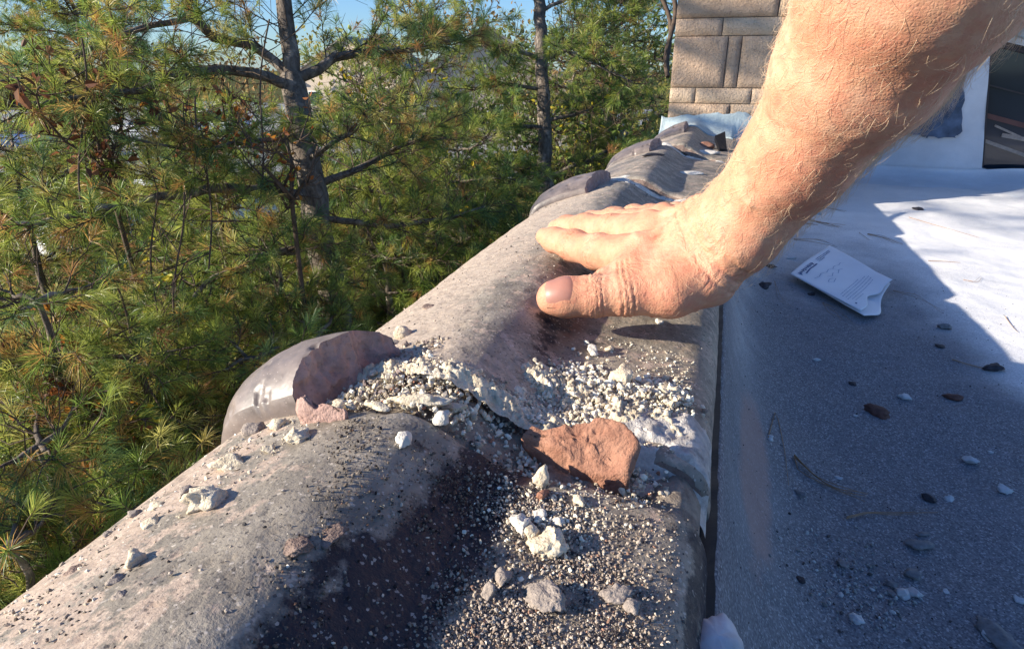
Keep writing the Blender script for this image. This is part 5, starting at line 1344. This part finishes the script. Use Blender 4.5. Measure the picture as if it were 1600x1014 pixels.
shrub(440, 190, 3.2, .4, .2, OR, .035, 50, 'small twig of orange leaves left of the forked trunk')
shrub(945, 170, 7.5, 1.6, 1.0, YL+LG+LG+[(.25, .20, .06)], .07, 1500, 'olive and yellow bush behind the collars of the far tiles', stems=16)
shrub(800, 230, 8.0, 1.6, 1.1, LG+[(.30, .26, .12)], .07, 1100, 'pale green bush beside the straight pine trunk', stems=14)
shrub(240, 330, 5.5, 1.6, 1.1, LG+BR[:1], .05, 900, 'thin green bush below the parked cars', stems=14)
shrub(380, 620, 3.0, .5, .35, OR+LG+BR, .035, 170, 'small orange and green sapling beside the glazed collar')
shrub(700, 430, 5.5, 1.2, .9, LG+LG+YL[:1], .045, 700, 'green bush just beyond the second tile', stems=12)
shrub(60, 880, 2.2, .45, .4, YL+LG+LG, .050, 160, 'leafy green and yellow sapling in the bottom left corner')
# bare hanging stems (vines) in front of the branches
for k, (x0, y0, x1, y1, d) in enumerate([(128, 60, 130, 330, 2.9), (282, 300, 275, 560, 2.9), (240, 300, 245, 540, 3.0), (420, 30, 400, 330, 3.3), (310, 150, 330, 420, 3.2), (1032, -30, 1050, 110, 5.5), (1049, -30, 1047, 120, 5.2), (170, 430, 250, 640, 2.7)]):
    mb = MB(); P = [up(x0+(x1-x0)*f+7*math.sin(f*6+k), y0+(y1-y0)*f, d+.05*math.sin(f*4)) for f in np.linspace(0, 1, 12)]; mb.tube(P, np.full(12, .0045 if d < 5 else .020), 5); 
    for q in range(2, 11, 2): mb.tube([P[q], P[q]+rng.normal(0, .08, 3), P[q]+rng.normal(0, .14, 3)], [.0035, .0025, .0015], 4)
    o = mb.build('bare_stem', MT['twig']); tag(o, ['thin bare stem hanging at the upper left edge', 'pale bare stem in the left middle', 'thin bare stem left of the yellow leaves', 'thin bare stem beside the left limb of the forked pine', 'bare stem below the left pine fork', 'thick dark vine against the chimney edge', 'second vine right at the chimney corner', 'slanting bare stem in the lower left'][k], 'bare stem')

# far woodland, read as one mass
def wood():
    Ts = []; Cs = []; Ss = []
    spec = [(-26, 30, 4, 6), (-20, 34, 4, 6), (-14, 36, 5, 7), (-9, 33, 5, 7), (-4.5, 30, 4.5, 7), (-2, 26, 4, 6), (-32, 26, 4, 5), (-4, 13, 2.2, 4.4), (-2.2, 10, 1.7, 4.0), (-1.2, 14, 2.2, 5), (-40, 40, 7, 6), (-55, 45, 8, 7), (-30, 48, 7, 7), (-15, 50, 7, 6.2), (2, 40, 7, 9), (-17, 22, 2, 2.2), (-6, 18, 2.5, 4.6), (-5.2, 6.2, 1.2, 1.9), (-3.4, 8.2, 1.2, 2.6), (-6.5, 4.0, 1.2, 1.5), (-3.2, 3.9, .9, 1.2), (-2.0, 5.6, .9, 1.7), (-2.6, 2.6, .8, 1.5), (-3.8, 2.8, 1.0, 1.6), (-1.9, 3.4, .7, 1.5), (-1.5, 2.2, .6, 1.1), (-2.8, 1.6, .8, 1.2), (-4.6, 4.6, 1.1, 1.9), (-1.3, 4.6, .7, 1.8), (-2.4, 7.5, 1.1, 2.4)]
    for (x, y, r, h) in spec:
        d = math.hypot(x, y); sz_ = .0062*d+.02; n = int(min(9000, 3.0*r*h*6/(sz_*sz_)*.10)); nc = 26; cc = rng.normal(size=(nc, 3)); cc /= np.linalg.norm(cc, axis=1)[:, None]; cc *= rng.uniform(.3, .9, (nc, 1)); k = rng.integers(0, nc, n)
        o = rng.normal(size=(n, 3)); o /= np.linalg.norm(o, axis=1)[:, None]; p = cc[k]+o*rng.uniform(.15, .45, (n, 1)); p = p*[r, r, h/2]+[x, y, ZG+h/2]; p = p[p[:, 2] > ZG-.1]
        base = np.array([(.09, .14, .04), (.14, .18, .05), (.20, .22, .06), (.28, .24, .07), (.11, .15, .05), (.26, .17, .07)][rnd.randrange(6)]); Ts.append(p); Cs.append(np.tile(base, (len(p), 1))*rng.uniform(.6, 1.5, (len(p), 1))*(.7+.6*rng.random(nc)[k[:len(p)]])[:, None]); Ss.append(np.full(len(p), sz_))
    T = np.concatenate(Ts); V, F_, c = leaf_cloud(T, rng.normal(size=T.shape), np.concatenate(Ss), np.concatenate(Cs)); o = mesh_np('woodland', V, F_, MT['leaf'], smooth=False, cols=c); tag(o, kind='stuff'); print('wood', len(T))
wood()
# undergrowth carpet of leaf litter and weeds on the yard
n = 26000; ang = rng.uniform(math.radians(92), math.radians(165), n); dd = 2.5+rng.random(n)**.8*12; T = np.stack([np.cos(ang)*dd, np.sin(ang)*dd, ZG+rng.random(n)**2*.45], -1)
c = np.array([(.11, .16, .04), (.18, .22, .06), (.28, .20, .09), (.36, .27, .11), (.38, .16, .06)])[rng.choice(5, n, p=[.34, .3, .18, .13, .05])]
V, F_, c = leaf_cloud(T, rng.normal(size=T.shape)+[0, 0, .7], np.full(n, .085), c); o = mesh_np('undergrowth', V, F_, MT['leaf'], smooth=False, cols=c); tag(o, kind='stuff')

# ---------------- parked cars and houses beyond
def car(p, rot, mat, label, van=False):
    root = empty('parked_car', tuple(p)); tag(root, label, 'car', 'cars parked beyond the trees'); root.rotation_euler = (0, 0, rot)
    # body: lofted sections along x
    prof = [(-2.15, .45, .62), (-2.1, .35, .85), (-1.4, .30, .98), (-.55, .28, 1.00), (.9, .28, 1.0), (1.75, .30, .98), (2.1, .38, .86), (2.15, .5, .7)]
    mb = MB(); V = []
    for x, z0, z1 in prof:
        for a in np.linspace(0, 2*math.pi, 16, endpoint=False):
            y = .86*np.sign(math.cos(a))*abs(math.cos(a))**.35*(1-.06*abs(x)/2); z = (z0+z1)/2+(z1-z0)/2*np.sign(math.sin(a))*abs(math.sin(a))**.45; V.append((x, y, z))
    I, J = np.meshgrid(np.arange(len(prof)-1), np.arange(16), indexing='ij'); mb.add(np.array(V), np.stack([I*16+J, I*16+(J+1) % 16, (I+1)*16+(J+1) % 16, (I+1)*16+J], -1).reshape(-1, 4))
    mb.add(np.array(V[:16]), [tuple(range(16))][:1]); mb.add(np.array(V[-16:]), [tuple(range(16))])
    rf = [(-.95, 1.0), (-.35, 1.42), (.9, 1.45), (1.7, 1.02)]
    mb.add(np.array([(-.35, .62, 1.425), (.9, .64, 1.455), (.9, -.64, 1.455), (-.35, -.62, 1.425), (-.35, .6, 1.38), (.9, .62, 1.40), (.9, -.62, 1.40), (-.35, -.6, 1.38)]), [(0, 1, 2, 3), (7, 6, 5, 4), (0, 4, 5, 1), (1, 5, 6, 2), (2, 6, 7, 3), (3, 7, 4, 0)])
    mb.build('body', mat, root)
    mb = MB(); mb.add(np.array([(-.95, .74, .98), (-.35, .60, 1.39), (-.35, -.60, 1.39), (-.95, -.74, .98)]), [(0, 1, 2, 3)]); mb.build('windscreen', MT['glass'], root, smooth=False)
    mb = MB(); mb.add(np.array([(1.7, .74, .98), (.9, .62, 1.40), (.9, -.62, 1.40), (1.7, -.74, .98)]), [(0, 3, 2, 1)]); mb.build('rear_window', MT['glass'], root, smooth=False)
    for s in (1, -1):
        mb = MB(); mb.add(np.array([(-.95, .76*s, .98), (-.35, .61*s, 1.39), (.9, .63*s, 1.41), (1.7, .76*s, .98)]), [(0, 1, 2, 3)]); mb.build('side_window', MT['glass'], root, smooth=False)
        mb = MB(); mb.box((-2.16, s*.62-.14, .62), (-2.08, s*.62+.14, .76)); mb.build('headlight', MT['lamp'], root)
        for x in (-1.35, 1.35):
            mb = MB(); mb.tube([(x, .72*s, .31), (x, .90*s, .31)], [.31, .31], 20); w = mb.build('wheel', MT['tyre'], root, smooth=False)
            mb = MB(); mb.tube([(x, .88*s, .31), (x, .915*s, .31)], [.19, .17], 16); mb.build('rim', MT['rim'], w, smooth=False)
pcar = up(262, 400, 13.2); car((pcar[0], pcar[1], ZG+.1), 1.15, MT['car_white'], 'white car nearest behind the trees, seen in patches above the yellow leaves')
for px, d, rt, mt, lb in ((250, 31, .3, 'car_white', 'white car farther off with sun glints on its glass'), (330, 33, .4, 'car_white', 'white car partly hidden left of the forked trunk'), (45, 27, .2, 'car_blue', 'blue car seen at the left frame edge')):
    p = up(px, 230, d); car((p[0], p[1], ZG+.16), rt, MT[mt], lb)
def house(px, d, w, l, h, rot, label):
    p = up(px, 120, d); root = empty('house', (p[0], p[1], ZG)); root.rotation_euler = (0, 0, rot); tag(root, label, 'house')
    mb = MB(); mb.box((-w/2, -l/2, 0), (w/2, l/2, h)); mb.add(np.array([(-w/2, -l/2, h), (w/2, -l/2, h), (0, -l/2, h+w*.3), (-w/2, l/2, h), (w/2, l/2, h), (0, l/2, h+w*.3)]), [(0, 1, 2), (3, 5, 4)]); mb.build('wall', MT['siding'], root, smooth=False)
    mb = MB(); e = .3
    for s in (1, -1):
        A = np.array([(s*(w/2+e), -l/2-e, h-e*.6), (s*(w/2+e), l/2+e, h-e*.6), (0, l/2+e, h+w*.3), (0, -l/2-e, h+w*.3)]); mb.add(np.concatenate([A+[0, 0, .02], A+[0, 0, .14]]), [(0, 1, 2, 3), (7, 6, 5, 4), (0, 4, 5, 1), (1, 5, 6, 2), (2, 6, 7, 3), (3, 7, 4, 0)])
    mb.build('roof', MT['shingle'], root, smooth=False)
    for x in (-w*.28, w*.05, w*.3):
        mb = MB(); mb.box((x-.5, -l/2-.04, h*.35), (x+.5, -l/2+.02, h*.75)); o = mb.build('window', MT['trim'], root, smooth=False); mb = MB(); mb.box((x-.42, -l/2-.05, h*.38), (x+.42, -l/2-.03, h*.72)); mb.build('pane', MT['glass'], o, smooth=False)
house(755, 34, 9, 8, 2.6, .4, 'beige house with pale shingle roof glimpsed beyond the straight pine')
house(580, 52, 10, 9, 2.6, .1, 'pale house glimpsed right of the forked trunk')
